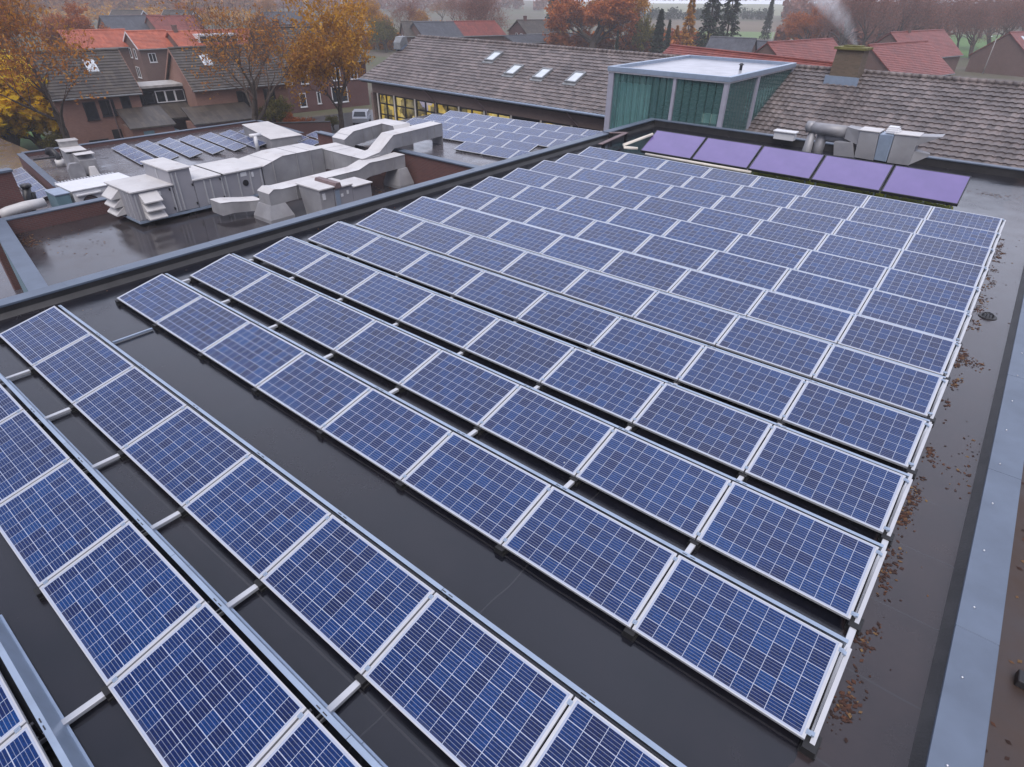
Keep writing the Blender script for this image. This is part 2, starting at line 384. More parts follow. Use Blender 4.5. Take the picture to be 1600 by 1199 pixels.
# ================================================================== GROUND
GZ = -8.0
b = MB(); b.quad((-900,-500,GZ),(900,-500,GZ),(900,900,GZ),(-900,900,GZ))
struct(b.build('ground', M['ground']))
def sheet(name, pts, mt, dz):
    b = MB(); b.add([(p[0],p[1],GZ+dz) for p in pts], [tuple(range(len(pts)))]); return struct(b.build(name, mt))
sheet('lawn', [at(60,200,GZ),at(95,235,GZ),at(40,260,GZ),at(-80,200,GZ)], M['grass'], .012)
sheet('street', [(-57,34,0),(-44,34,0),(-36,70,0),(-52,75,0)], M['street'], .008)
sheet('park_lawn', [at(1480,90,GZ),at(1580,92,GZ),at(1600,55,GZ),at(1480,55,GZ)], M['grass'], .012)
sheet('far_field', [at(1080,58,GZ),at(1260,62,GZ),at(1260,52,GZ),at(1080,48,GZ)], M['field_green'], .02)
sheet('ploughed_field', [at(1000,50,GZ),at(1260,52,GZ),at(1260,34,GZ),at(1000,32,GZ)], M['field_brown'], .016)
sheet('pale_field', [at(850,22,GZ),at(1350,26,GZ),at(1350,8,GZ),at(850,4,GZ)], M['field_pale'], .012)

# ================================================================== MAIN FLAT ROOF
XL, XR, YB, YF = -.97, 14.20, 24.75, -16.0
hall = thing('flat_roofed_hall', 'flat roofed hall carrying the largest array of blue solar panels', 'building', (6, 5, GZ))
def H(mb, name, mt, **kw):
    o = mb.build(name, mt, None, **kw); o.parent = hall; o.location = (-6, -5, -GZ); return o
b = MB(); b.box(XL-.05, XR+.05, YF, YB, -.35, 0); H(b, 'flat_roof', M['roof'])
b = MB(); b.box(XL-.28, XR+.30, YF+.02, YB+.2, GZ, -.352); H(b, 'wall', M['brick_brown'])
# parapet upstands (dark bitumen), then metal copings in lengths with seams
up_ = MB()
up_.box(XL-.30, XL-.02, YF, YB+.2, -.35, .20)
up_.box(XR+.02, XR+.30, YF, YB+.2, -.35, .17)
up_.box(XL-.02, XR+.02, YB, YB+.2, -.35, .26)
# sloping fillet at the foot of each upstand
up_.prism([(XL-.02,.0),(XL+.07,.001),(XL-.02,.09)], YF, YB, 'y')
up_.prism([(XR+.02,.0),(XR+.02,.09),(XR-.07,.001)], YF, YB, 'y')
H(up_, 'parapet_upstand', M['dark'])
def coping_run(x0, x1, y0, y1, z0, z1, axis, seg=3.0, gap=.006):
    mb = MB(); a, e = (y0, y1) if axis == 'y' else (x0, x1)
    t = a
    while t < e-.01:
        t2 = min(t+seg, e)
        if axis == 'y': mb.box(x0, x1, t+gap, t2-gap, z0, z1)
        else: mb.box(t+gap, t2-gap, y0, y1, z0, z1)
        t = t2
    # joint strips under the seams
    t = a+seg
    while t < e-.05:
        if axis == 'y': mb.box(x0+.004, x1-.004, t-.06, t+.06, z0-.002, z1-.004)
        else: mb.box(t-.06, t+.06, y0+.004, y1-.004, z0-.002, z1-.004)
        t += seg
    return mb
H(coping_run(XL-.34, XL+.0, YF, YB-4.2, .205, .25, 'y', 3.1), 'coping', M['coping'], bevel=.006)
H(coping_run(XL-.34, XL+.0, YB-4.2, YB+.25, .262, .307, 'y', 5), 'coping', M['coping'], bevel=.006)
H(coping_run(XR-.0, XR+.36, YF, YB-.02, .175, .22, 'y', 3.0), 'coping', M['coping'], bevel=.006)
H(coping_run(XL+.01, XR+.30, YB-.04, YB+.25, .265, .31, 'x', 4.0), 'coping', M['coping'], bevel=.006)
y = -6.2
while y < 20:
    s_ = MB(); c = (XR+.13+.02*math.sin(y*7), y, .22); s_.tube([(c[0],c[1],.218),(c[0],c[1],.232)], [.012,.008], 8); y += .95
    H(s_, 'fixing_screw', M['screw'], smooth=True)

# ================================================================== SOLAR PANELS
TILT, PX, PY, L, S = .215254, 1.675, 1.4997, 1.655, .99
def make_panel(clamps=True):
    t = thing('solar_module', 'x', 'solar panel')
    f = MB()
    h = .036
    f.box(0, .027, 0, S, -h, 0); f.box(L-.027, L, 0, S, -h, 0)
    f.box(.027, L-.027, 0, .012, -h, 0); f.box(.027, L-.027, S-.013, S, -h, 0)
    f.build('frame', M['alu'], t)
    g = MB(); g.box(.027, L-.027, .012, S-.013, -.012, -.002); g.build('cell_pane', M['cells'], t)
    if clamps:
        for yy in (.05, S-.09):
            c = MB(); c.box(L-.012, L+.032, yy, yy+.045, .0005, .006); c.tube([(L+.01,yy+.022,.006),(L+.01,yy+.022,.012)], .009, 6)
            c.build('clamp', M['alu_dull'], t)
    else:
        b = MB(); b.box(.06, L-.06, .05, S-.08, -.115, -.05); b.build('under_shadow_block', M['rubber'], t)  # dark block added under far panels to stand in for their shade
    index_kids(t); return t
ORD = ['first','second','third','fourth','fifth','sixth','seventh','eighth','ninth','tenth','eleventh','twelfth']
proto = make_panel(True); used = [False]
def panel(x, y, z, rot, label, group, scale=1.0, src=None):
    src = src or proto
    if src is proto and not used[0]: o = src; used[0] = True
    elif src is not proto and not src.get('used_'): o = src; o['used_'] = 1
    else: o = copy_tree(src)
    o.location = (x, y, z)
    o.rotation_euler = (Matrix.Rotation(rot, 3, 'Z') @ Matrix.Rotation(TILT+rnd.uniform(-.002,.002), 3, 'X')).to_euler()
    o.scale = (scale,)*3
    o['label'] = label; o['group'] = group
    if 'used_' in o: pass
    return o
ROWS = [(i*PY, range(0, 8), None) for i in range(12)]
for i in range(12):
    k_ = 11-i
    for c in range(8):
        e = ('leftmost' if c == 0 else 'rightmost' if c == 7 else ORD[c]+' from the left')
        rw = ('the back row beside the purple collectors' if k_ == 0 else ORD[k_]+' row from the purple collectors')
        panel(c*PX, i*PY, .12, 0, f'blue solar panel, {e} in {rw}', 'panels of the twelve close rows')
FR = [(-1.9995, range(0, 8), 'row before the wide dark gap'), (-3.5128, range(1, 8), 'second row before the dark gap'), (-5.026, range(4, 8), 'nearest row at bottom left')]
for y, cs, nm in FR:
    for n, c in enumerate(cs):
        panel(c*PX, y, .12, 0, f'large blue panel, {ORD[n]} from the left in the {nm}', 'panels of the front rows')

# wind deflector behind every row
def deflector(y, x0, x1, label):
    yh, zh = y + S*math.cos(TILT), .12 + S*math.sin(TILT)
    t = thing('wind_deflector', label, 'deflector', (x0, yh, 0), 0, 'wind deflectors behind the panel rows')
    n = max(1, round((x1-x0)/PX/2)); w_ = (x1-x0)/n
    mb = MB()
    prof = [(.055,zh-.028),(.100,zh-.030),(.172,.045),(.195,.043),(.195,.046),(.175,.049),(.103,zh-.0265),(.055,zh-.0245)]
    for q in range(n):
        mb.prism(prof, q*w_+.003, (q+1)*w_-.003, 'x')
    mb.build('plate', M['alu_dull'], t)
    sl = []
    for q in range(int((x1-x0)/PX)+1):
        xx = q*PX+.03
        if xx+.2 > x1-x0: break
        for d in (0, .09):
            sl.append((xx+d, xx+d+.055, .068, .078, zh-.0262, zh-.0236))
    multi('slot', M['black'], t, sl)
    for q in range(int((x1-x0)/PX)+1):
        xx = min(q*PX, x1-x0-.05)
        br = MB(); br.prism([(-.02,.05),(.15,.05),(.15,.08),(.03,.08),(.03,zh-.045),(0,zh-.045),(0,.08),(-.02,.08)], xx, xx+.03, 'x'); br.build('bracket', M['black'], t)
    pass
for i in range(12):
    deflector(i*PY, -.02, 13.42, ('grey wind deflector behind the back row beside the purple collectors' if i == 11 else f'grey wind deflector behind the {ORD[11-i]} row from the purple collectors'))
deflector(-1.9995, -.02, 13.42, 'grey wind deflector edging the wide dark roof gap')
deflector(-3.5128, -.02+PX, 13.42, 'grey wind deflector behind the second row before the gap')
deflector(-5.026, PX*4-.02, 13.42, 'wide blue-grey wind deflector crossing the bottom left corner')

# mounting rails running under the rows, on rubber feet
def rail(i, y0, y1, rows, label):
    x = i*PX + (.035 if i == 8 else -.01 if i else .06)
    t = thing('mounting_rail', label, 'rail', (x, y0, 0), 0, 'mounting rails under the panels')
    m_ = MB(); m_.box(-.033, .033, 0, y1-y0, .028, .075); m_.build('rail_profile', M['alu'], t, bevel=.006)
    for yr in rows:
        f_ = MB(); f_.box(-.07, .07, yr-y0-.05, yr-y0+.17, .0, .03); f_.box(-.055, .055, yr-y0-.05, yr-y0+.08, .03, .088)
        f_.build('rubber_foot', M['rubber'], t)
        if i == 8:
            q = MB(); yb = yr-y0; q.hexa([(-.012,yb+.02,.05),(.03,yb+.02,.05),(.03,yb+.99,.262),(-.012,yb+.99,.262)], [(-.012,yb+.02,.09),(.03,yb+.02,.09),(.03,yb+.99,.302),(-.012,yb+.99,.302)])
            q.build('support_bar', M['alu'], t)
            multi('end_clamp', M['alu_dull'], t, [(-.028, .0, yb+dy, yb+dy+.04, .125+dy*.21-.02, .128+dy*.21) for dy in (.06, .88)])
    return t
for i in range(9):
    nm = 'leftmost' if i == 0 else 'rightmost' if i == 8 else ORD[i]+' from the left,'
    rail(i, -.02, 17.75, [r*PY for r in range(12)], f'{nm} aluminium rail under the twelve close panel rows')
for i in range(9):
    nm = 'leftmost' if i == 0 else 'rightmost' if i == 8 else ORD[i]+' from the left,'
    y0 = -3.53 if i >= 1 else -2.02
    if i >= 5: y0 = -5.05
    rs = [y for y, cs, _ in FR if y > y0]
    rail(i, y0, -.93, rs, f'{nm} aluminium rail under the front panel rows')
t = thing('mounting_rail', 'single thin rail crossing the wide dark roof gap', 'rail', (PX-.01, -.775, 0))
mb = MB(); mb.box(-.02, .02, 0, .69, .02, .05); mb.build('rail_profile', M['alu_dull'], t)

# moss under the collectors and leaf litter on the wet roof
b = MB()
for q in range(2600):
    x, y = rnd.uniform(3.2, 12.1), rnd.gauss(18.95, .28)
    if y < 18.2: continue
    r_ = rnd.uniform(.02, .07); a = rnd.uniform(0, 6)
    b.add([(x+r_*math.cos(a+j*1.257), y+r_*math.sin(a+j*1.257), .004+rnd.uniform(0,.01)) for j in range(5)]+[(x,y,.03)], [(0,1,5),(1,2,5),(2,3,5),(3,4,5),(4,0,5)])
o = b.build('moss', M['moss']); tag(o, 'yellow green moss on the roof under the purple collectors', 'moss', kind='stuff')
b = MB()
def leaf_at(x, y, z, s=None):
    s = s or rnd.choice((.010,.014,.018,.024,.032))*rnd.uniform(.8,1.2); a = rnd.uniform(0, 6.28); e = rnd.uniform(.5,.8)
    dz = [rnd.uniform(.001,.007) for _ in range(4)]
    ca, sa = math.cos(a), math.sin(a)
    b.add([(x+s*ca, y+s*sa, z+dz[0]), (x-s*e*sa, y+s*e*ca, z+dz[1]), (x-s*ca, y-s*sa, z+dz[2]), (x+s*e*sa, y-s*e*ca, z+dz[3])], [(0,1,2,3)])
for q in range(64):                      # small drifts along the array's right edge
    cy = -2 + 20*rnd.random(); cx = 13.52 + abs(rnd.gauss(0,.06)); n = rnd.randint(4, 44)
    sx_, sy_ = rnd.uniform(.02,.07), rnd.uniform(.03,.16)
    for _ in range(n): leaf_at(cx+rnd.gauss(0,sx_), cy+rnd.gauss(0,sy_), .001)
for q in range(55): leaf_at(rnd.uniform(13.45, 14.15), rnd.uniform(-3, 19), .001)
for q in range(90): leaf_at(rnd.gauss(13.72,.12), rnd.gauss(8.55,.12), .002)
for q in range(60): leaf_at(rnd.uniform(13.0, 14.0), rnd.gauss(22.0,.25), .001)
for q in range(120): leaf_at(rnd.gauss(12.9,.35), rnd.gauss(21.6,.15), .001)
for q in range(60): leaf_at(rnd.uniform(-.8,.1), rnd.uniform(-1,18), .001)
for q in range(50): leaf_at(rnd.gauss(13.98,.1), rnd.gauss(5.2,.5), .001)
o = b.build('leaf_litter', M['lf_litter']); tag(o, 'brown fallen leaves scattered on the wet black roof', 'leaves', kind='stuff')
# roof drain with leaf guard
t = thing('roof_drain', 'small dark roof drain among brown leaves right of the panels', 'drain', tuple(at(1543, 495, 0)))
b = MB(); b.tube([(0,0,.0),(0,0,.015)], [.16,.16], 20); b.build('flange', M['dark'], t)
b = MB()
for a in range(10):
    an = a*.628; b.tube([(.1*math.cos(an),.1*math.sin(an),.015),(.085*math.cos(an),.085*math.sin(an),.06),(.02*math.cos(an),.02*math.sin(an),.085)], .008, 5)
b.build('leaf_guard', M['black'], t)

# ================================================================== PURPLE COLLECTORS
cx0, cx1, cyf, czf, cyb, czb = 1.70, 12.28, 18.42, .28, 19.62, .86
sl_ = math.hypot(cyb-cyf, czb-czf); ct = math.atan2(czb-czf, cyb-cyf); pw = (cx1-cx0)/5
def make_coll():
    t = thing('solar_thermal_collector', 'x', 'collector', group='purple solar thermal collectors')
    W_ = pw-.05
    f = MB(); f.box(0,.03,0,sl_,-.09,0); f.box(W_-.03,W_,0,sl_,-.09,0); f.box(.03,W_-.03,0,.03,-.09,0); f.box(.03,W_-.03,sl_-.03,sl_,-.09,0); f.box(.03,W_-.03,.03,sl_-.03,-.09,-.08)
    f.build('frame', M['black'], t)
    g = MB(); g.box(.03,W_-.03,.03,sl_-.03,-.03,-.006); g.build('absorber_pane', M['purple'], t)
    s = MB()
    hb = czb/math.cos(ct)
    for xx in (.12, W_-.17):
        s.box(xx, xx+.04, .06, .10, -.10-(czf-.09)*.97, -.09); s.box(xx, xx+.04, sl_-.12, sl_-.08, -.09-.62, -.09)
    s.build('support_leg', M['alu_dull'], t)
    index_kids(t); return t
cp = make_coll()
for i in range(5):
    o = cp if i == 0 else copy_tree(cp)
    o.location = (cx0+i*pw, cyf, czf); o.rotation_euler = (ct, 0, 0)
    o['label'] = ['leftmost purple glazed solar collector, beside the white pipes','second purple glazed solar collector from the left','middle purple glazed solar collector of five','second purple glazed solar collector from the right','rightmost purple glazed solar collector with a pale end frame'][i]
b = MB(); b.tube([(cx0+.3, cyf-.12, .2), (cx0+4.4, cyf-.12, .2)], .05, 10)
P = lambda u, v, z: tuple(at(860+u/4, 60+v/4, z))
b2 = MB(); b2.tube([P(640,600,.75), P(455,668,.42), P(462,682,.40), P(545,690,.36)], .055, 10)
t = thing('insulated_pipe', 'white insulated pipe bent round the left end of the collectors', 'pipe', (cx0, cyf, 0)); o = b2.build('lagging', M['cream'], t, True); o.location = (-cx0,-cyf,0)
t = thing('insulated_pipe', 'straight white insulated pipe along the front of the collectors', 'pipe', (cx0, cyf, 0)); o = b.build('lagging', M['cream'], t, True); o.location = (-cx0,-cyf,0)
b = MB()
for q in range(4): b.box(cx0+.5+q*1.1, cx0+.56+q*1.1, cyf-.19, cyf-.05, 0, .15)
o = b.build('pipe_support', M['dark'], t); o.location = (-cx0,-cyf,0)
# small cable tray on feet beside the parapet
p0, p1, p2 = at(938,225,.32), at(979,207,.32), at(952,207,.32)
t = thing('cable_tray', 'brown cable tray on short feet near the parapet corner', 'tray', (p0.x,p0.y,0))
b = MB()
for a_, c_ in ((p0,p1),(p1,p2)):
    d = (c_-a_).normalized(); n_ = Vector((-d.y,d.x,0))*.09
    b.hexa([a_-n_-Vector((0,0,.03)),a_+n_-Vector((0,0,.03)),c_+n_-Vector((0,0,.03)),c_-n_-Vector((0,0,.03))][::-1],[a_-n_,a_+n_,c_+n_,c_-n_][::-1])
o = b.build('tray', M['pipe'], t); o.location = (-p0.x,-p0.y,0)
for q in (p0+(p1-p0)*.12, p1, p2+(p1-p2)*.1):
    b = MB(); b.box(q.x-.06,q.x+.06,q.y-.06,q.y+.06,0,.285); o = b.build('foot', M['rubber'], t); o.location = (-p0.x,-p0.y,0)

def obj_at(mb, name, mt, parent, **kw):
    """mesh written in world coordinates, hung under a thing whose Empty is not at the origin"""
    o = mb.build(name, mt, parent, **kw)
    mw = Matrix.LocRotScale(parent.location, parent.rotation_euler, parent.scale); o.matrix_parent_inverse = mw.inverted(); return o
def V(*a): return Vector(a)

# ================================================================== DUCTWORK BEHIND THE COLLECTORS
G2 = lambda u, v: (1180+u/3.81, 160+v/3.81)
YD = 21.9
q2 = lambda u, v: aty(*G2(u, v), YD)
t = thing('extract_fan_unit', 'galvanised fan unit with round duct behind the purple collectors', 'ventilation unit', (q2(700,340).x, YD, 0))
def fbox(mb, tl, tr, bl, br, depth, rise=0):
    a, b_, c, d = q2(*bl), q2(*br), q2(*tl), q2(*tr); dy = V(0, depth, rise)
    return mb.hexa([a, b_, b_+V(0,depth,0), a+V(0,depth,0)], [c, d, d+dy, c+dy])
b = MB(); fbox(b, (625,168), (738,182), (588,328), (702,348), .75); obj_at(b, 'inlet_casing', M['duct'], t, bevel=.01)
b = MB()
for (l_, r_, dz_) in ((625,738,168),(832,975,192)):
    a = q2(l_, dz_); c = q2(r_, dz_+14); b.hexa([(a.x-.03,YD-.03,a.z+.004),(c.x+.03,YD-.03,c.z+.004),(c.x+.03,YD+.79,c.z+.004),(a.x-.03,YD+.79,a.z+.004)],[(a.x-.03,YD-.03,a.z+.03),(c.x+.03,YD-.03,c.z+.03),(c.x+.03,YD+.79,c.z+.03),(a.x-.03,YD+.79,a.z+.03)]); obj_at(b, 'lid', M['ducttop'], t); b = MB()  # pale lids added so the casing tops look lighter than the sides
b = MB(); fbox(b, (741,190), (829,196), (705,342), (778,356), .7); obj_at(b, 'fan_section', M['alu_dull'], t, bevel=.01)
b = MB(); fbox(b, (832,192), (975,207), (782,360), (912,378), .75); obj_at(b, 'outlet_casing', M['duct'], t, bevel=.01)
b = MB()
for v_ in (0, 1, 2):
    a = q2(772+v_*6, 178-v_*10); c = q2(852-v_*2, 180-v_*10); b.box(a.x, c.x, YD+.1+.05*v_, YD+.6-.05*v_, a.z-.04, a.z+.05)
obj_at(b, 'motor_cover', M['white'], t, bevel=.01)
b = MB()
a, c = q2(545,148), q2(545,225); d, e = q2(625,168), q2(592,320)
rr_ = (a.z-c.z)/2*.95; cx_ = a.x; cz_ = (a.z+c.z)/2
b.duct([[(cx_,YD+.15,cz_-rr_),(cx_,YD+.6,cz_-rr_),(cx_,YD+.6,cz_+rr_),(cx_,YD+.15,cz_+rr_)], [(e.x+.05,YD+.02,e.z+.35),(e.x+.05,YD+.73,e.z+.35),(d.x-.002,YD+.73,d.z),(d.x-.002,YD+.02,d.z)]])
obj_at(b, 'transition_piece', M['duct'], t)
b = MB(); c0 = q2(318,160); c0.y = YD+.38; c1 = V(cx_+.02, YD+.38, cz_)
b.tube([c0, c0+(c1-c0)*.5, c1], rr_, 20); b.tube([c0+V(.03,0,-.1), c0+V(-.08,0,.08), c0+V(-.2,0,.1)], [rr_, rr_*.98, rr_*.6], 20)
obj_at(b, 'round_duct', M['duct'], t, smooth=True)
b = MB()
a = q2(322,190); b.tube([(a.x,YD+.38,a.z),(a.x-.03,YD+.38,.35),(a.x-.05,YD+.36,.05)], [.13,.17,.2], 16)
a = q2(372,205); b.tube([(a.x,YD+.6,a.z),(a.x,YD+.6,.05)], .19, 16); b.tube([(a.x,YD+.6,a.z-.08),(q2(560,230).x,YD+.6,a.z-.12)], .14, 14)
obj_at(b, 'duct_leg', M['duct'], t, smooth=True)
b = MB(); fbox(b, (468,238), (578,240), (466,316), (588,330), .6); obj_at(b, 'side_box', M['duct'], t)
b = MB()
a, c, d = q2(972,205), q2(1115,205), q2(930,272)
b.duct([[(a.x-.1,YD+.05,d.z),(a.x-.1,YD+.7,d.z),(a.x,YD+.7,a.z),(a.x,YD+.05,a.z)], [(c.x-.75,YD+.05,d.z+.02),(c.x-.75,YD+.7,d.z+.02),(c.x,YD+.7,c.z-.02),(c.x,YD+.05,c.z-.02)]])
a, c = q2(915,292), q2(1025,322); d = q2(905,378)
b.duct([[(d.x+.005,YD+.08,d.z),(d.x+.005,YD+.7,d.z),(a.x,YD+.7,a.z),(a.x,YD+.08,a.z)], [(c.x,YD+.3,c.z-.06),(c.x,YD+.5,c.z-.06),(c.x,YD+.5,c.z+.03),(c.x,YD+.3,c.z+.03)]])
obj_at(b, 'outlet_hood', M['duct'], t)
b = MB(); a, c = q2(590,330), q2(912,378); b.box(a.x+.05, c.x-.05, YD+.08, YD+.62, .0, min(a.z,c.z)-.003); obj_at(b, 'plinth', M['dark'], t)
# small white roof vent on the gutter line
a = aty(*G2(110,195), YB-.5); c = aty(*G2(232,200), YB-.5)
t = thing('roof_vent', 'small white box vent at the edge of the tiled roof', 'vent', (a.x, YB-.5, a.z))
b = MB(); b.box(a.x, c.x, YB-.5, YB-.15, a.z-.15, a.z+.14); obj_at(b, 'casing', M['white'], t, bevel=.02)
b = MB(); b.box(a.x-.05, c.x+.05, YB-.56, YB-.1, a.z+.14, a.z+.2); obj_at(b, 'lid', M['white'], t, bevel=.02)

# ================================================================== GLAZED BOX
t = thing('glazed_rooflight_tower', 'square tower of teal channel glass with grey posts and a flat roof', 'glass tower', (-.8, 28, GZ))
gx0, gx1, gy0, gy1, gzt = -3.88, 2.20, 24.98, 33.9, 2.25
pb = []
for x0, x1 in ((gx0, gx0+.28), (-.42, -.28), (gx1-.2, gx1)): pb.append((x0, x1, gy0-.02, gy0+.16, -3.5, gzt-.165))
for y0, y1 in ((28.55, 28.85), (gy1-.2, gy1)): pb.append((gx1-.16, gx1+.02, y0, y1, -3.5, gzt-.165))
pb += [(gx0-.02, gx0+.16, 28.6, 28.85, -3.5, gzt-.165), (gx0-.02, gx0+.16, gy1-.2, gy1, -3.5, gzt-.165)]
multi('post', M['post'], t, pb, True)
def channel(a, b_, n, z0, z1, nx, ny):
    mb = MB(); a = Vector(a); n = max(2,int(n*.75)); d = (Vector(b_)-a)/n; dep = Vector((nx,ny,0))*.07
    for i in range(n):
        p = [a+d*(i+.03)-dep, a+d*(i+.10), a+d*(i+.90), a+d*(i+.97)-dep]
        mb.add([(*q.xy, z) for z in (z0, z1) for q in p], [(0,1,5,4),(1,2,6,5),(2,3,7,6)])
    return mb
for k_, (a, c, n_, nx, ny) in enumerate((((gx0+.28,gy0+.05,0),(-.42,gy0+.05,0),13,0,-1), ((-.28,gy0+.05,0),(gx1-.2,gy0+.05,0),9,0,-1), ((gx1-.05,gy0+.16,0),(gx1-.05,28.55,0),13,1,0), ((gx1-.05,28.85,0),(gx1-.05,gy1-.2,0),18,1,0), ((gx0+.05,28.6,0),(gx0+.05,gy0+.16,0),13,-1,0), ((gx0+.05,gy1-.2,0),(gx0+.05,28.85,0),18,-1,0))):
    obj_at(channel(a, c, n_, -3.5, gzt-.08, nx, ny), 'channel_glass', M['teal_glass'], t)
b = MB(); b.box(gx0-.04, gx1+.04, gy0-.05, gy1+.05, gzt-.16, gzt-.05); obj_at(b, 'roof_deck', M['deck'], t)
b = MB()
for x0,x1,y0,y1 in ((gx0-.06,gx1+.06,gy0-.07,gy0+.12),(gx0-.06,gx0+.14,gy0+.12,gy1+.06),(gx1-.14,gx1+.06,gy0+.12,gy1+.06),(gx0+.14,gx1-.14,gy1-.1,gy1+.06)): b.box(x0,x1,y0,y1,gzt-.1,gzt+.10)
obj_at(b, 'rim', M['alu_dull'], t, bevel=.012)
b = MB(); b.tube([(.9,29.6,gzt-.05),(.9,29.6,gzt+.18)], .07, 10); b.tube([(.9,29.6,gzt+.18),(.9,29.6,gzt+.26)], [.14,.05], 10); obj_at(b, 'roof_vent_pipe', M['black'], t)
b = MB(); b.box(gx0+.3, -1.9, gy0+.5, gy0+.56, -3.4, 1.62)
for q in range(8): b.box(gx0+.3+q*.21, gx0+.46+q*.21, gy0+.45, gy0+.5, -3.4, 1.62)
b.box(gx1-.6, gx1-.55, 29.2, 32.6, -3.4, 1.35); obj_at(b, 'blind', M['curtain'], t)
b = MB(); b.box(gx0+.2, gx1-.3, gy0+.9, gy1-.1, -3.6, -.6); obj_at(b, 'stair_core', M['conc'], t)
b = MB(); b.box(1.15, 1.8, gy0+.25, gy0+.5, .35, .72); obj_at(b, 'paper_stack', M['cream'], t)

# ================================================================== SCHOOL WITH THE TILED ROOF
RS = -.0412                       # direction of the ridge
ex = Vector((math.cos(RS), math.sin(RS), 0)); ey = Vector((-math.sin(RS), math.cos(RS), 0))
RID = Vector((2.2, 34.2, 2.1)); SLOPE, RUN = .42, 6.2
school = thing('school_building', 'long school with purple brown pantiled roof and lit yellow classrooms', 'building', (RID.x, RID.y, GZ), RS)
def onroof(u, v):
    d = ray(u, v); n = (ey*SLOPE - Vector((0,0,1)))      # plane: z = 2.1 + SLOPE*((p-RID).ey)
    tt = (RID-CAM).dot(n)/d.dot(n); p = CAM + d*tt - RID
    return p.dot(ex), p.dot(ey)
sxl = onroof(568, 119)[0]; sxr = 22.0
b = MB(); k_ = math.sqrt(1+SLOPE**2); slen = RUN*k_; nrow = int(slen/.37); th_ = slen/nrow
nx = int((sxr-sxl)/.10); xs = [sxl+(sxr-sxl)*i/nx for i in range(nx+1)]
mats = Matrix(((1,0,0),(0,1/k_,-SLOPE/k_),(0,SLOPE/k_,1/k_)))
def wave(x): return .034*math.sin(x/.30*6.283)+.014*math.sin(x/.15*6.283+.6)
rr2 = random.Random(3)
for side in (1,):
    for r_ in range(nrow):
        y0, y1 = -slen+r_*th_, -slen+(r_+1)*th_
        n0 = len(b.v); jit = [rr2.uniform(-.008,.008) for _ in range(nx//3+2)]
        for (yy, zz) in ((y0, .0), (y0-.004, .064), (y1+.02, .012)):
            for i, x in enumerate(xs): b.v.append((x, yy+jit[i//3], zz+wave(x)+jit[i//3]*.5))
        for s_ in (0, 1):
            for i in range(nx): b.f.append((n0+s_*(nx+1)+i, n0+s_*(nx+1)+i+1, n0+(s_+1)*(nx+1)+i+1, n0+(s_+1)*(nx+1)+i))
o = b.build('roof', M['tile_school'], school); o.location = (0, 0, RID.z-GZ); o.rotation_euler = (math.atan(SLOPE), 0, 0)
zr = RID.z-GZ; ze = zr-SLOPE*RUN
b = MB(); b.prism([(-RUN+.05, ze-.03),(0, zr-.03),(RUN, ze-.03),(RUN, ze-.2),(0, zr-.25),(-RUN+.05, ze-.2)], sxl+.03, sxr, 'x'); b.build('roof_deck', M['dark'], school)
b = MB(); b.hexa([(sxl,0.02,zr-.02),(sxr,.02,zr-.02),(sxr,RUN,ze-.01),(sxl,RUN,ze-.01)], [(sxl,.02,zr+.03),(sxr,.02,zr+.03),(sxr,RUN,ze+.04),(sxl,RUN,ze+.04)]); b.build('rear_roof', M['tile_school'], school)
b = MB(); x = sxl
while x < sxr: b.tube([(x,0,zr+.045),(x+.36,0,zr+.055)], [.105,.12], 8); x += .34
b.build('ridge_tile', M['tile_school'], school, smooth=True)
b = MB(); b.tube([(sxl-.02,-RUN-.07,ze-.03),(sxr,-RUN-.07,ze-.03)], .075, 10); b.build('gutter', M['alu_dull'], school, smooth=True)
# walls: fascia band, posts, end wall
wy = -RUN+.55
b = MB(); b.prism([(wy, 0),(wy, ze-1.0),(0, zr-.3),(RUN-.5, ze),(RUN-.5, 0)], sxl+.45, sxl+.7, 'x'); b.box(sxl+.7, sxr, RUN-.7, RUN-.5, 0, ze-.2)
b.box(sxl+.7, sxr, wy, wy+.2, ze-.92, ze-.14); b.box(sxl+.7, sxr, wy, wy+.25, 0, ze-3.2); b.build('wall', M['brick_school'], school)
b = MB(); b.box(sxl+.7, sxr, wy+.3, wy+.4, ze-3.2, ze-.9); b.build('inner_wall', M['dark'], school)
xa = [onroof(0,0)]
def wallx(u, v):
    d = ray(u, v); p0_ = RID+ey*wy; tt = (p0_-CAM).dot(ey)/d.dot(ey); return (CAM+d*tt-RID).dot(ex)
bays = [wallx(u, v) for u, v in ((590,150),(616.5,165),(648.5,165),(680,165),(716.7,165),(756.5,172),(798.5,183),(845,190),(893,197),(940,203))]
bays += [bays[-1]+2.05*(i+1) for i in range(6)]
for i in range(len(bays)-1):
    x0, x1 = bays[i]+.07, bays[i+1]-.07
    f = MB(); z0, z1 = ze-3.2, ze-.92
    for q in ((x0,x0+.09),(x1-.09,x1),((x0+x1)/2-.04,(x0+x1)/2+.04)): f.box(q[0],q[1],wy+.02,wy+.12,z0,z1)
    for q in ((z0,z0+.1),(z1-.1,z1),(z1-.75,z1-.66),(z0+.75,z0+.83)): f.box(x0+.09,(x0+x1)/2-.04,wy+.025,wy+.115,q[0],q[1]); f.box((x0+x1)/2+.04,x1-.09,wy+.025,wy+.115,q[0],q[1])
    fo = f.build('window', M['black'], school)
    p = MB(); p.box(x0+.03,x1-.03,wy+.14,wy+.16,z0,z1); po = p.build('pane', M['lit'] if i in (0,1,2,3,5,7) else M['dglass'] if i != 4 else M['lit'], fo)
b = MB()
for x in bays: b.box(x-.065, x+.065, wy-.02, wy+.14, ze-3.2, ze-.93)
b.build('pillar', M['cream'], school)
b = MB()
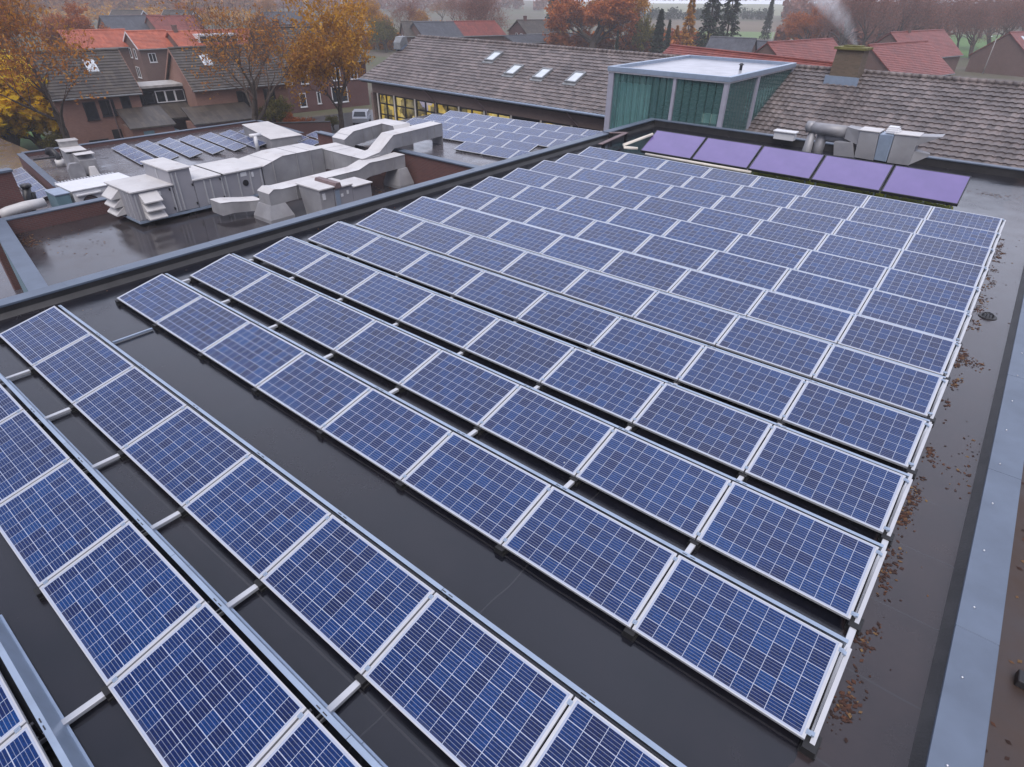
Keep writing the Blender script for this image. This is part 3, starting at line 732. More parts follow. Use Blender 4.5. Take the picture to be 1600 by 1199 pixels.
for u, v in ((680,160),(761,172),(905,195)):
    x = wallx(u, v); b.tube([(x-.55,-RUN-.05,ze-.1),(x-.5,-RUN+.1,ze-.3),(x,wy-.06,ze-.9),(x,wy-.06,ze-3.3)], .045, 8)
b.build('downpipe', M['pipe'], school, smooth=True)
for i, (u, v) in enumerate(((772,91),(803.5,112),(848,118),(899.5,124))):
    x, y = onroof(u, v)
    f = MB()
    for a in ((-.42,-.34,-.62,.62),(.34,.42,-.62,.62),(-.34,.34,-.62,-.52),(-.34,.34,.52,.62)): f.box(a[0],a[1],a[2],a[3],0,.16)
    f.box(-.5,.5,-.85,-.62,.03,.06)
    fo = f.build('skylight', M['grey'], school); fo.location = (x, y, zr+SLOPE*y+.02); fo.rotation_euler = (math.atan(SLOPE),0,0)
    g = MB(); g.box(-.34,.34,-.52,.52,.09,.12); g.build('pane', M['sky_glass'], fo)
# cowl on the roof
x, y = onroof(628, 76)
fo = MB().box(-.3,.3,-.35,.35,-.1,.25).build('vent_base', M['alu_dull'], school); fo.location = (x,y,zr+SLOPE*y); fo.rotation_euler = (math.atan(SLOPE),0,.15)
c = MB(); c.duct([[(-.34,-.55,.2),(.34,-.55,.2),(.34,-.35,.62),(-.34,-.35,.62)],[(-.36,.0,.26),(.36,.0,.26),(.36,.1,.85),(-.36,.1,.85)],[(-.36,.5,.2),(.36,.5,.2),(.36,.55,.7),(-.36,.55,.7)]]); c.build('cowl', M['grey'], fo)
# chimney
cx_, cy_ = onroof(1323, 122); cx_ = cx_; cy_ = -.65
ch = MB(); ch.hexa([(cx_-.72,cy_-.55,zr-.7),(cx_+.62,cy_-.55,zr-.7),(cx_+.62,cy_+.55,zr-.5),(cx_-.72,cy_+.55,zr-.5)],[(cx_-.66,cy_-.5,zr+1.05),(cx_+.58,cy_-.5,zr+1.05),(cx_+.58,cy_+.5,zr+1.05),(cx_-.66,cy_+.5,zr+1.05)])
cho = ch.build('chimney', M['brick_chim'], school)
cp_ = MB(); cp_.box(cx_-.78,cx_+.7,cy_-.62,cy_+.62,zr+1.05,zr+1.15); cp_.box(cx_-.45,cx_+.35,cy_-.3,cy_+.3,zr+1.15,zr+1.22); cp_.build('cap', M['mosscap'], cho)
fl = MB(); fl.box(cx_-.85,cx_+.75,cy_-.62,cy_-.56,zr-.52,zr-.12); fl.build('lead_flashing', M['alu_dull'], cho)
SM = school.matrix_world
chim_top = RID + ex*cx_ + ey*cy_ + Vector((0,0,1.25))

# ================================================================== SUNKEN ROOF WITH THE AIR HANDLING UNIT
SZ = -2.6
tech = thing('technical_roof_block', 'low flat roofed block with puddles under the air ducts', 'building', (-8, 8, GZ))
A = [V(-1.26,-.43,0), V(-15.45,1.72,0), V(-15.75,16.7,0), V(-1.26,16.7,0)]
def poly(mb, pts, z0, z1):
    n = len(pts); a = sum(pts[i].x*pts[(i+1)%n].y-pts[(i+1)%n].x*pts[i].y for i in range(n))
    if a < 0: pts = pts[::-1]
    return mb.add([(p.x,p.y,z) for z in (z0,z1) for p in pts], [tuple(range(n-1,-1,-1)), tuple(range(n,2*n))]+[(i,(i+1)%n,n+(i+1)%n,n+i) for i in range(n)])
obj_at(poly(MB(), A, SZ-.4, SZ), 'flat_roof', M['roof_sunk'], tech)
obj_at(poly(MB(), [p+V(.01,.01,0) if i<2 else p-V(0,.02,0) for i, p in enumerate(A)], GZ, SZ-.402), 'wall', M['brick_brown'], tech)
d = (A[1]-A[0]).normalized(); n_ = V(d.y,-d.x,0)*-1
b = MB(); poly(b, [A[0], A[1], A[1]-V(.02,.5,0), A[0]-V(0,.5,0)], SZ+.54, SZ+.6); obj_at(b, 'coping', M['coping'], tech, bevel=.01)
b = MB(); poly(b, [A[0]-V(0,.03,0), A[1]-V(0,.03,0), A[1]-V(0,.46,0), A[0]-V(0,.46,0)], SZ-3, SZ+.538); obj_at(b, 'side_wall', M['teal'], tech)
b = MB(); poly(b, [V(-15.45,1.72,0), V(-15.78,16.6,0), V(-16.13,16.6,0), V(-15.8,1.72,0)], SZ-.4, SZ+.52); obj_at(b, 'parapet_upstand', M['brick_red'], tech)
b = MB(); poly(b, [V(-15.42,1.3,0), V(-15.75,16.6,0), V(-16.16,16.6,0), V(-15.83,1.3,0)], SZ+.522, SZ+.575); obj_at(b, 'coping', M['coping'], tech, bevel=.01)
t = thing('roof_drain', 'low round drain cap on the puddled roof by its far parapet', 'drain', tuple(at(84,345,SZ)))
b = MB(); b.tube([(0,0,0),(0,0,.05),(0,0,.06)], [.22,.24,.19], 18); b.build('cap', M['ducttop'], t)
b = MB(); b.tube([(0,0,.0),(0,0,.012)], .3, 18); b.build('flange', M['dark'], t)
b = MB()
for q in range(160): 
    p = at(rnd.gauss(42,8), rnd.gauss(377,5), SZ); leaf_at(p.x, p.y, SZ+.002, rnd.uniform(.03,.06))
for q in range(240):
    p = at(rnd.uniform(555,640), rnd.gauss(303,6), SZ); leaf_at(p.x, p.y, SZ+.002, rnd.uniform(.03,.07))
for q in range(50):
    p = at(rnd.uniform(60,200), rnd.uniform(350,400), SZ); leaf_at(p.x, p.y, SZ+.002, rnd.uniform(.03,.05))
o = b.build('leaf_litter', M['lf_litter']); tag(o, 'brown leaves lying on the puddled roof around the ducts', 'leaves', kind='stuff')

AX = -12.64; AW = 2.2
ahu = thing('air_handling_unit', 'long grey air handling unit with intake hoods on the puddled roof', 'ventilation unit', (AX-AW/2, 8, SZ))
def sec(name, y0, y1, z0, z1, x0=AX-AW, x1=AX, top=True):
    b = MB(); b.box(x0, x1, y0, y1, z0, z1); o = obj_at(b, name, M['ahu'], ahu, bevel=.012)
    if top:
        b = MB(); b.box(x0-.07, x1+.07, y0-.05, y1+.05, z1+.002, z1+.05); tp = b.build('lid', M['ducttop'], o)
    return o
s1 = sec('intake_section', 5.23, 6.78, -2.36, -1.27)
s2 = sec('tall_section', 6.80, 7.64, -2.34, -.74)
s3 = sec('coil_section', 7.66, 8.86, -2.36, -1.27)
s4 = sec('fan_section', 8.88, 10.72, -2.36, -1.27)
pb = [(AX+.001, AX+.035, y, y+.05, -2.30, -1.33 if not 6.8<y<7.7 else -.82) for y in (6.70, 6.86, 7.02, 8.05, 8.32, 8.80, 8.98, 9.55, 10.10, 10.62)]
pb += [(AX+.001, AX+.03, 5.3, 5.35, -2.3, -1.33), (AX-1.1,AX-1.04,6.77,6.799,-1.2,-.8)] + [(x, x+.05, 5.2, 5.229, -2.3, -1.33) for x in (AX-.3, AX-.7, AX-1.3)]
multi('seam_profile', M['alu'], ahu, pb, True)
b = MB(); b.box(AX-AW, AX+.04, 5.2, 10.75, -2.45, -2.365); obj_at(b, 'base_frame', M['alu_dull'], ahu)
b = MB()
for y in (5.5, 7.2, 8.9, 10.4):
    for x in (AX-.25, AX-AW+.1): b.box(x, x+.2, y, y+.25, SZ, -2.452)
obj_at(b, 'foot', M['rubber'], ahu)
b = MB(); b.tube([(AX+.0,9.86,-1.78),(AX+.03,9.86,-1.78)], .13, 18); obj_at(b, 'round_port', M['black'], ahu)
b = MB(); b.box(AX+.002,AX+.012,9.7,9.98,-1.5,-1.33); b.box(AX+.002,AX+.012,6.05,6.3,-1.55,-1.4); b.box(AX+.002,AX+.02,10.2,10.3,-1.6,-1.4); obj_at(b, 'data_plate', M['white'], ahu)
b = MB()
for y in (6.62, 7.55, 8.74): 
    for z in (-2.2, -1.45): b.box(AX+.036,AX+.06,y,y+.05,z,z+.1)
obj_at(b, 'door_handle', M['black'], ahu)
for z in (-1.43, -1.75, -2.07):
    b = MB(); b.duct([[(AX+.002,5.48,z-.22),(AX+.002,6.18,z-.22),(AX+.002,6.18,z+.10),(AX+.002,5.48,z+.10)],[(AX+.36,5.48,z-.24),(AX+.36,6.18,z-.24),(AX+.36,6.18,z-.2),(AX+.36,5.48,z-.2)]]); obj_at(b, 'rain_hood', M['ducttop'], ahu)
    b = MB(); b.duct([[(AX-1.1,5.228,z-.22),(AX-2.0,5.228,z-.22),(AX-2.0,5.228,z+.10),(AX-1.1,5.228,z+.10)],[(AX-1.1,4.86,z-.24),(AX-2.0,4.86,z-.24),(AX-2.0,4.86,z-.2),(AX-1.1,4.86,z-.2)]]); obj_at(b, 'rain_hood', M['ducttop'], ahu)

def rect(p, across, upv=V(0,0,1)):
    p = Vector(p); a = Vector(across); u = Vector(upv); return [p-a-u*0, p+a, p+a+u, p-a+u]
def two_tone(name, label, secs, cat='duct', legs=None, group='rectangular air ducts on the roofs', loc=None):
    c = sum((Vector(q) for s_ in secs for q in s_), V(0,0,0))/(4*len(secs)); loc = loc or (c.x, c.y, SZ)
    t = thing(name, label, cat, loc, 0, group)
    b = MB(); b.duct(secs); obj_at(b, 'casing', M['duct'], t)
    b = MB()                                        # weathered top sheets laid over the upper faces, edge 5 mm proud
    k2 = len(secs)
    for i in range(k2-1):
        a, c_ = secs[i], secs[i+1]
        n2 = (Vector(a[2])-Vector(a[3])).cross(Vector(c_[3])-Vector(a[3]))
        if n2.length < 1e-6: continue
        n2.normalize()
        if n2.z < 0: n2 = -n2
        if n2.z < .4: continue
        ofs = n2*.006
        w1 = (Vector(a[2])-Vector(a[3])).normalized()*.02; w2 = (Vector(c_[2])-Vector(c_[3])).normalized()*.02
        lo = [Vector(a[3])-w1+ofs, Vector(a[2])+w1+ofs, Vector(c_[2])+w2+ofs, Vector(c_[3])-w2+ofs]
        b.hexa(lo, [p+n2*.012 for p in lo])
    if b.v: obj_at(b, 'top_sheet', M['ducttop'], t)
    for i in range(k2-1):
        a = [Vector(p) for p in secs[i]]; c_ = [Vector(p) for p in secs[i+1]]; ln = (c_[0]-a[0]).length
        n3 = int(ln/.75)
        for q in range(1, n3+1):
            f_ = q/(n3+1); mid = [a[j].lerp(c_[j], f_) for j in range(4)]; ctr = sum(mid, V(0,0,0))/4; dd = (c_[0]-a[0]).normalized()*.016
            sc = [ctr+(p-ctr)*1.035+(p-ctr).normalized()*.012 for p in mid]
            obj_at(MB().duct([[p-dd for p in sc],[p+dd for p in sc]]), 'joint_flange', M['duct'], t)
    return t
def sy(x0, x1, y, z0, z1): return [(x0,y,z0),(x1,y,z0),(x1,y,z1),(x0,y,z1)]          # section facing +y
def sxx(y0, y1, x, z0, z1): return [(x,y0,z0),(x,y1,z0),(x,y1,z1),(x,y0,z1)]        # section facing +x
two_tone('plenum_duct', 'large white topped plenum duct joined to the air handling unit', [sy(AX-AW+.1,AX-.02,10.78,-2.2,-1.3), sy(AX-1.62,AX+.0,11.85,-2.12,-1.0), sy(AX-1.62,AX+.0,14.02,-2.12,-1.0)])
two_tone('air_duct', 'short broad duct running right from the large plenum duct', [sxx(14.05,15.25,-13.3,-1.95,-1.03), sxx(14.15,15.3,-11.4,-1.95,-1.1), sxx(14.2,15.2,-9.95,-1.95,-1.12)])
two_tone('air_duct', 'raised duct crossing the brick wall onto the farther roof', [sy(-10.75,-9.95,14.3,-1.75,-1.115), sy(-10.8,-10.0,15.25,-1.55,-1.0), sy(-10.95,-10.15,16.3,-1.0,-.42), sy(-11.15,-10.35,18.2,-1.0,-.42), sy(-11.3,-10.5,19.9,-1.0,-.40), sy(-11.3,-10.5,19.95,-1.44,-.42)])
two_tone('air_duct', 'rear arched duct behind the raised one, bending left', [sy(-13.9,-12.95,15.55,-2.0,-.9), sy(-13.95,-13.0,16.2,-1.25,-.6), sy(-14.2,-13.3,18.2,-1.15,-.55), sy(-14.3,-13.4,19.4,-1.15,-.55)])
two_tone('air_duct', 'white topped cross duct at the end of the rear arched duct', [sxx(18.3,19.35,-13.38,-1.1,-.53), sxx(18.2,19.3,-12.3,-1.1,-.53), sxx(18.0,19.0,-11.75,-1.44,-1.2)])
# long near duct with a raised jog, standing on two tapered legs
t = two_tone('air_duct', 'long low duct on two tapered feet beside the parapet', [sy(-10.2,-9.4,9.0,-1.95,-1.5), sy(-10.2,-9.4,9.25,-1.95,-1.36), sy(-10.2,-9.4,9.6,-1.95,-1.42), sy(-10.2,-9.4,13.5,-1.92,-1.38), sy(-10.1,-9.35,14.1,-1.74,-1.17), sy(-10.1,-9.4,14.8,-1.74,-1.2), sy(-10.1,-9.4,16.25,-1.72,-1.18)])
def leg(x0, x1, y0, y1, zt, top):
    b = MB(); b.duct([[(x0,y0,SZ),(x1,y0,SZ),(x1,y1,SZ),(x0,y1,SZ)],[(x0,y0,SZ+.14),(x1,y0,SZ+.14),(x1,y1,SZ+.14),(x0,y1,SZ+.14)],[(x0+top,y0+top,zt),(x1-top,y0+top,zt),(x1-top,y1-top,zt),(x0+top,y1-top,zt)]]); return b
obj_at(leg(-10.45,-9.2,8.75,9.85,-1.952,.2), 'tapered_foot', M['duct'], t)
obj_at(leg(-10.3,-9.1,15.55,16.45,-1.74,.2), 'tapered_foot', M['duct'], t)
b = MB()
for y in (11.2, 13.0, 13.4): b.box(-10.1,-10.05,y,y+.05,SZ,-1.93); b.box(-9.55,-9.5,y,y+.05,SZ,-1.93)
obj_at(b, 'strut', M['alu_dull'], t)
two_tone('air_duct', 'short angular duct stub left of the tapered duct foot', [sy(-11.7,-10.9,7.7,-2.36,-1.86), sy(-11.6,-10.75,8.1,-2.3,-1.86), sy(-11.4,-10.6,8.75,-2.35,-1.95), sy(-11.0,-10.3,9.2,-2.35,-1.93)])
# second, smaller unit half hidden by the parapet
t = thing('compact_fan_unit', 'small stickered grey fan unit just behind the long parapet', 'ventilation unit', (-8.4, 10.9, SZ), 0)
b = MB(); b.hexa([(-9.1,10.35,SZ),(-7.9,10.35,SZ),(-7.9,10.95,SZ),(-9.1,10.95,SZ)],[(-9.3,10.3,-1.35),(-7.9,10.3,-1.35),(-7.9,10.98,-1.35),(-9.3,10.98,-1.35)]); obj_at(b, 'inlet_section', M['duct'], t)
b = MB(); b.box(-9.15,-7.9,11.0,11.9,SZ,-1.42); obj_at(b, 'fan_section', M['ahu'], t, bevel=.01)
b = MB(); b.box(-9.0,-7.92,11.92,12.9,SZ,-1.55); obj_at(b, 'coil_section', M['ahu'], t, bevel=.01)
b = MB(); b.box(-9.4,-7.8,10.25,10.99,-1.348,-1.29); b.box(-9.2,-7.82,11.35,11.9,-1.418,-1.36); b.box(-9.05,-7.84,11.93,12.95,-1.548,-1.5); obj_at(b, 'lid', M['ducttop'], t, bevel=.01)
b = MB(); b.prism([(11.0,-1.41),(11.34,-1.41),(11.3,-1.2),(11.08,-1.2)], -9.2, -7.82, 'x'); obj_at(b, 'cover_strip', M['pipe'], t)
b = MB(); b.box(-7.9,-7.885,10.42,10.56,-1.75,-1.5); b.box(-7.9,-7.885,11.3,11.42,-1.8,-1.68); b.box(-7.9,-7.885,11.6,11.7,-1.75,-1.6); b.box(-7.9,-7.885,10.4,10.8,-2.35,-2.2); obj_at(b, 'sticker', M['white'], t)
b = MB(); b.box(-7.9,-7.87,11.04,11.24,SZ+.1,-1.5); obj_at(b, 'blue_panel', M['alu_dull'], t)

# ================================================================== SECOND FLAT ROOF
blk = thing('rear_flat_roofed_block', 'flat roofed block behind the red brick wall, full of panels', 'building', (-9, 21, GZ))
B2 = [V(-1.27,16.72,0), V(-16.9,16.95,0), V(-17.6,26.5,0), V(-1.27,27.6,0)]
obj_at(poly(MB(), B2, -1.8, -1.44), 'flat_roof', M['roof_low'], blk)
obj_at(poly(MB(), [B2[0]+V(-.01,.02,0),B2[1]+V(.02,.02,0),B2[2]+V(.02,-.02,0),B2[3]+V(-.01,-.02,0)], GZ, -1.802), 'wall', M['brick_red'], blk)
b = MB(); poly(b, [V(-1.28,16.70,0), V(-11.6,16.72,0), V(-11.6,16.98,0), V(-1.28,16.98,0)], -2.7, -1.235); obj_at(b, 'parapet_wall', M['brick_red'], blk)
b = MB(); poly(b, [V(-13.9,16.72,0), V(-16.9,16.76,0), V(-16.9,17.0,0), V(-13.9,16.98,0)], -2.7, -1.235); obj_at(b, 'parapet_wall', M['brick_red'], blk)
b = MB(); poly(b, [V(-1.27,16.62,0), V(-11.65,16.64,0), V(-11.65,17.02,0), V(-1.27,17.02,0)], -1.233, -1.17); poly(b, [V(-13.85,16.64,0), V(-16.95,16.68,0), V(-16.95,17.06,0), V(-13.85,17.02,0)], -1.233, -1.17); obj_at(b, 'coping', M['coping'], blk, bevel=.01)
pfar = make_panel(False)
def array(org, rot, pitch, off, rows, scale, namer, group):
    c_, s_ = math.cos(rot), math.sin(rot)
    for r_, cols in rows:
        for n, i in enumerate(cols):
            lx, ly = (i*PX+off*r_)*scale, r_*pitch
            panel(org[0]+lx*c_-ly*s_, org[1]+lx*s_+ly*c_, org[2], rot, namer(r_, n, len(cols)), group, scale, pfar)
def far_name(r_, n, cnt):
    rw = ['short front row','second row','third row','fourth row','last row below the lit school windows'][r_]
    return f'greyish blue panel, {"leftmost" if n == 0 else ORD[n]+" from the left"} in the {rw} behind the brick wall'.replace('below the lit school windows behind the brick wall','below the school windows')
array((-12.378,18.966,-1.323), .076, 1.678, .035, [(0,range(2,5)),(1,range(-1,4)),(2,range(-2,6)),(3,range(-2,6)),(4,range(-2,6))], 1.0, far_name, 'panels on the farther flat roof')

# ================================================================== LEFT LOWER WING
WZ = -4.62
wing = thing('low_left_wing', 'low flat roofed wing with slanted panel rows in front of the brick houses', 'building', (-30, 16, GZ))
W = [at(38,246,WZ), at(402,194,WZ), at(470,214,WZ), V(-17.2,27,0), V(-16.2,16,0), V(-16.2,8.6,0), at(97,297,WZ)]
obj_at(poly(MB(), W, WZ-.35, WZ), 'flat_roof', M['roof_low'], wing)
b = MB(); b2 = MB()
for i in (0, 1, 5, 6):
    p, q = W[i], W[(i+1)%7]; d = (q-p).normalized(); n_ = V(-d.y,d.x,0)
    ctr = sum(W, V(0,0,0))/7
    if (ctr-p).dot(n_) < 0: n_ = -n_
    poly(b, [p, q, q-n_*.3, p-n_*.3], GZ, WZ+.24)
    poly(b2, [p+n_*.04, q+n_*.04, q-n_*.34, p-n_*.34], WZ+.242, WZ+.29)
obj_at(b, 'parapet_wall', M['brick_red'], wing); obj_at(b2, 'coping', M['coping'], wing)
obj_at(poly(MB(), [p*.998 for p in W], GZ, WZ-.352), 'wall', M['brick_brown'], wing)
def wing_name(r_, n, cnt):
    rw = ['nearest','second','third','fourth','fifth','sixth','seventh'][r_]
    return f'pale panel, {ORD[n]} from the far end of the {rw} slanted row on the low wing'
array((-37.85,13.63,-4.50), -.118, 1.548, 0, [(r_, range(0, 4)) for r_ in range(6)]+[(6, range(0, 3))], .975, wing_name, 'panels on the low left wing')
for n, (u, v) in enumerate(((448,217),(466,224),(478,211.5),(494,217))):
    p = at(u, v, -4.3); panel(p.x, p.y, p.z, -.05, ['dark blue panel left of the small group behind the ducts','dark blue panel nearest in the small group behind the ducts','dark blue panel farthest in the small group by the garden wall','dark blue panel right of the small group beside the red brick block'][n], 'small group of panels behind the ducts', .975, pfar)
# very low roof with one short row of panels
b = MB(); b.box(-62, -1.4, -14, 10.5, GZ, -5.2)
low = thing('lowest_flat_roof', 'lowest dark flat roof at the left edge with one short panel row', 'building', (-30, -2, GZ)); obj_at(b, 'flat_roof', M['roof_low'], low)
for i in range(5):
    c_, s_ = math.cos(-.119), math.sin(-.119)
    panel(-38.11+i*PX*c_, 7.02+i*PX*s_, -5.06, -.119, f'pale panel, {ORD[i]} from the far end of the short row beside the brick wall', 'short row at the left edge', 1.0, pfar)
t = thing('brick_wall', 'tall dark red brick wall at the left edge beside the short panel row', 'wall', (-17.2, 0, -5.2))
b = MB(); b.box(-17.3, -17.0, 1.3, 2.86, -5.2, -.74); obj_at(b, 'brickwork', M['brick_red'], t)
b = MB(); b.box(-17.36, -16.95, 1.26, 2.9, -.738, -.66); obj_at(b, 'coping', M['coping'], t)
t = thing('flue_pipe', 'black flue pipe standing beside the short panel row', 'pipe', tuple(atx(45,316,-18.2)))
p0 = atx(44,318,-18.2); p1 = atx(41,293,-18.2)
b = MB(); b.tube([(p0.x,p0.y,p0.z-3),p0,p1], [.2,.17,.15], 14); b.tube([p1,p1+V(0,0,.12)], .2, 14); obj_at(b, 'pipe', M['black'], t, smooth=True)
b = MB(); b.tube([p0+V(0,0,.1),p0+V(.0,.28,.12),p0+V(0,.3,.4)], .1, 10); obj_at(b, 'side_branch', M['black'], t, smooth=True)
# condenser, teal box and white sheeting beyond the far parapet
XC = -17.4
fx = lambda u, v: atx(u/8, 200+v/8, XC)
a, c, d, e = fx(900,800), fx(1330,725), fx(960,980), fx(1330,950)
t = thing('condenser_unit', 'white rooftop condenser with finned edge and arched grille', 'air conditioner', (XC, (a.y+c.y)/2, -5.2))
b = MB(); b.box(XC-1.7, XC, a.y, c.y+1.2, -5.0, a.z-.02); obj_at(b, 'casing', M['white'], t, bevel=.04)
b = MB(); b.box(XC-1.75, XC+.05, a.y-.05, c.y+1.25, a.z-.018, a.z+.04); obj_at(b, 'lid', M['white'], t, bevel=.02)
b = MB(); y = a.y
while y < c.y+1.1: b.box(XC-1.95, XC-1.76, y, y+.06, a.z-.5, a.z+.05); y += .13
obj_at(b, 'fin', M['alu'], t)
g0, g1 = fx(1020,900), fx(1240,870)
b = MB(); n_ = 14; yc = (g0.y+g1.y)/2; w2 = (g1.y-g0.y)/2
pr_ = [(yc+w2*math.cos(math.pi*i/n_), g0.z-.25+.38*math.sin(math.pi*i/n_)) for i in range(n_+1)]; b.prism([(y,z) for y,z in pr_], XC+.002, XC+.012, 'x'); obj_at(b, 'grille', M['black'], t)
b = MB()
for i in range(5): z = g0.z-.22+i*.07; b.box(XC+.012, XC+.03, yc-w2*(.95-.12*i), yc+w2*(.95-.12*i), z, z+.025)
obj_at(b, 'grille_slat', M['pipe'], t)
b = MB(); b.box(XC+.002, XC+.10, yc-w2-.14, yc+w2+.14, g0.z+.16, g0.z+.24); obj_at(b, 'hood', M['white'], t, bevel=.02)
a, c = fx(690,860), fx(870,830)
t = thing('equipment_box', 'teal grey equipment box left of the white condenser', 'box', (XC, a.y, -5.2))
b = MB(); b.box(XC-1.1, XC, a.y, c.y, -5.1, a.z); obj_at(b, 'casing', M['teal'], t, bevel=.02)
b = MB(); b.box(XC-1.15, XC+.03, a.y-.03, c.y+.03, a.z+.002, a.z+.07); obj_at(b, 'lid', M['alu_dull'], t, bevel=.02)
t = thing('roof_sheet', 'rolled pale roofing sheet lying on the far parapet', 'sheet', (-16.2, 2, -2))
p = [atx(u, v, -16.3) for u, v in ((0,336),(14,331),(40,323),(70,316))]
b = MB(); b.tube([q+V(0,0,.0) for q in p], [.16,.2,.2,.17], 14); obj_at(b, 'sheet', M['ducttop'], t, smooth=True)

# hooded unit on the low wing
o_ = at(118, 281, WZ)
t = thing('hooded_vent_unit', 'grey hooded ventilation unit on the low wing near the tree', 'ventilation unit', tuple(o_), -.118); t.scale = (.64,)*3
def L_(mb, name, mt): return mb.build(name, mt, t, bevel=.015)
b = MB(); b.duct([[(-3.6,.3,.5),(-3.6,1.7,.5),(-3.6,1.7,2.2),(-3.6,.3,2.2)],[(-1.4,.3,.4),(-1.4,1.9,.4),(-1.4,1.9,2.0),(-1.4,.3,2.0)]]); L_(b, 'rear_casing', M['duct'])
b = MB(); b.duct([[(-1.42,.7,.3),(-1.42,2.2,.3),(-1.42,2.2,2.02),(-1.42,.7,2.02)],[(-.3,.9,.2),(-.3,2.3,.2),(-.3,2.3,1.5),(-.3,.9,1.5)]]); L_(b, 'front_casing', M['duct'])
b = MB(); b.prism([(-.35,.12),(.95,.12),(.95,1.15),(.55,1.5),(-.05,1.5),(-.35,1.0)], -.28, .32, 'x'); L_(b, 'square_hood', M['duct'])
b = MB(); b.duct([[(-.2,1.2,0),(.6,1.2,0),(.6,2.1,0),(-.2,2.1,0)],[(.05,1.4,1.0),(.35,1.4,1.0),(.35,1.9,1.0),(.05,1.9,1.0)]]); L_(b, 'tapered_foot', M['ducttop'])
b = MB(); b.box(-3.7,-1.35,.2,2.0,2.2,2.26); b.box(-1.5,-.2,.75,2.35,2.03,2.07); L_(b, 'lid', M['ducttop'])
b = MB(); b.box(-4.6,-3.62,.4,1.9,.2,2.75); b.box(-4.75,-3.5,.3,2.0,2.752,2.83); L_(b, 'chimney_box', M['conc'])
t = thing('vent_pipe', 'bent black vent pipe left of the hooded ventilation unit', 'pipe', tuple(at(96,260,WZ)))
b = MB(); b.tube([(0,0,0),(0,0,.7),(-.3,-.1,1.0),(-.7,-.2,.95),(-.85,-.25,.7)], .16, 12); b.build('pipe', M['black'], t, True)
b = MB(); b.tube([(0,0,.02),(0,0,.42)], .26, 14); b.build('collar', M['ducttop'], t, True)
p = at(83,247,WZ); q = at(101,243,WZ)
t = thing('safety_rail', 'thin dark rail on two knobs on the low wing roof', 'rail', tuple(p))
b = MB(); b.tube([at(52,250,WZ+.35), at(104,243.5,WZ+.35)], .06, 8); obj_at(b, 'bar', M['black'], t)
b = MB()
for w_ in (p, q): b.tube([w_, w_+V(0,0,.5)], .2, 10)
obj_at(b, 'knob', M['black'], t)
t = thing('t_shaped_vent', 'small white tee shaped vent beside the last panel rows', 'vent', tuple(at(403,236,WZ)))
b = MB(); b.tube([(0,0,0),(0,0,1.0)], .14, 10); b.tube([(-.1,-.35,1.05),(.05,.45,1.05)], .13, 10); b.build('pipe', M['white'], t, True)
p = at(425,222,WZ)
t = thing('roof_hatch_house', 'low pale topped box duct behind the large plenum duct', 'duct', tuple(p), -.118)
b = MB(); b.duct([[(-2.4,-1.0,0),(-2.4,1.0,0),(-2.4,1.0,1.0),(-2.4,-1.0,1.0)],[(2.6,-1.2,0),(2.6,1.2,0),(2.6,1.2,.7),(2.6,-1.2,.7)]]); b.build('casing', M['duct'], t)
b = MB(); b.hexa([(-2.45,-1.05,1.005),(2.65,-1.25,.71),(2.65,1.25,.71),(-2.45,1.05,1.005)],[(-2.45,-1.05,1.05),(2.65,-1.25,.755),(2.65,1.25,.755),(-2.45,1.05,1.05)]); b.build('top_sheet', M['ducttop'], t)

# ================================================================== LOWER ROOF TO THE RIGHT
rb = thing('leafy_side_roof', 'low brown roof strewn with leaves beyond the right parapet', 'building', (18, 5, GZ))
b = MB(); b.box(XR+.32, 27, -16, 24.9, GZ, -3.2); obj_at(b, 'flat_roof', M['roof_leafy'], rb)
b = MB()
for q in range(900):
    leaf_at(rnd.uniform(14.6, 19), rnd.uniform(-4, 16), -3.198, rnd.uniform(.03,.06))
o = b.build('leaf_litter', M['lf_litter']); tag(o, 'fallen leaves on the brown roof beyond the right parapet', 'leaves', kind='stuff')
p = at(1597,1068,-3.2); t = thing('roof_outlet', 'black outlet box on the leafy brown roof at right edge', 'outlet', tuple(p))
b = MB(); b.box(-.1,.25,-.12,.12,0,.14); b.build('casing', M['black'], t, bevel=.02); b = MB(); b.tube([(.08,0,.14),(.08,0,.24)], .07, 10); b.build('pipe', M['rubber'], t)

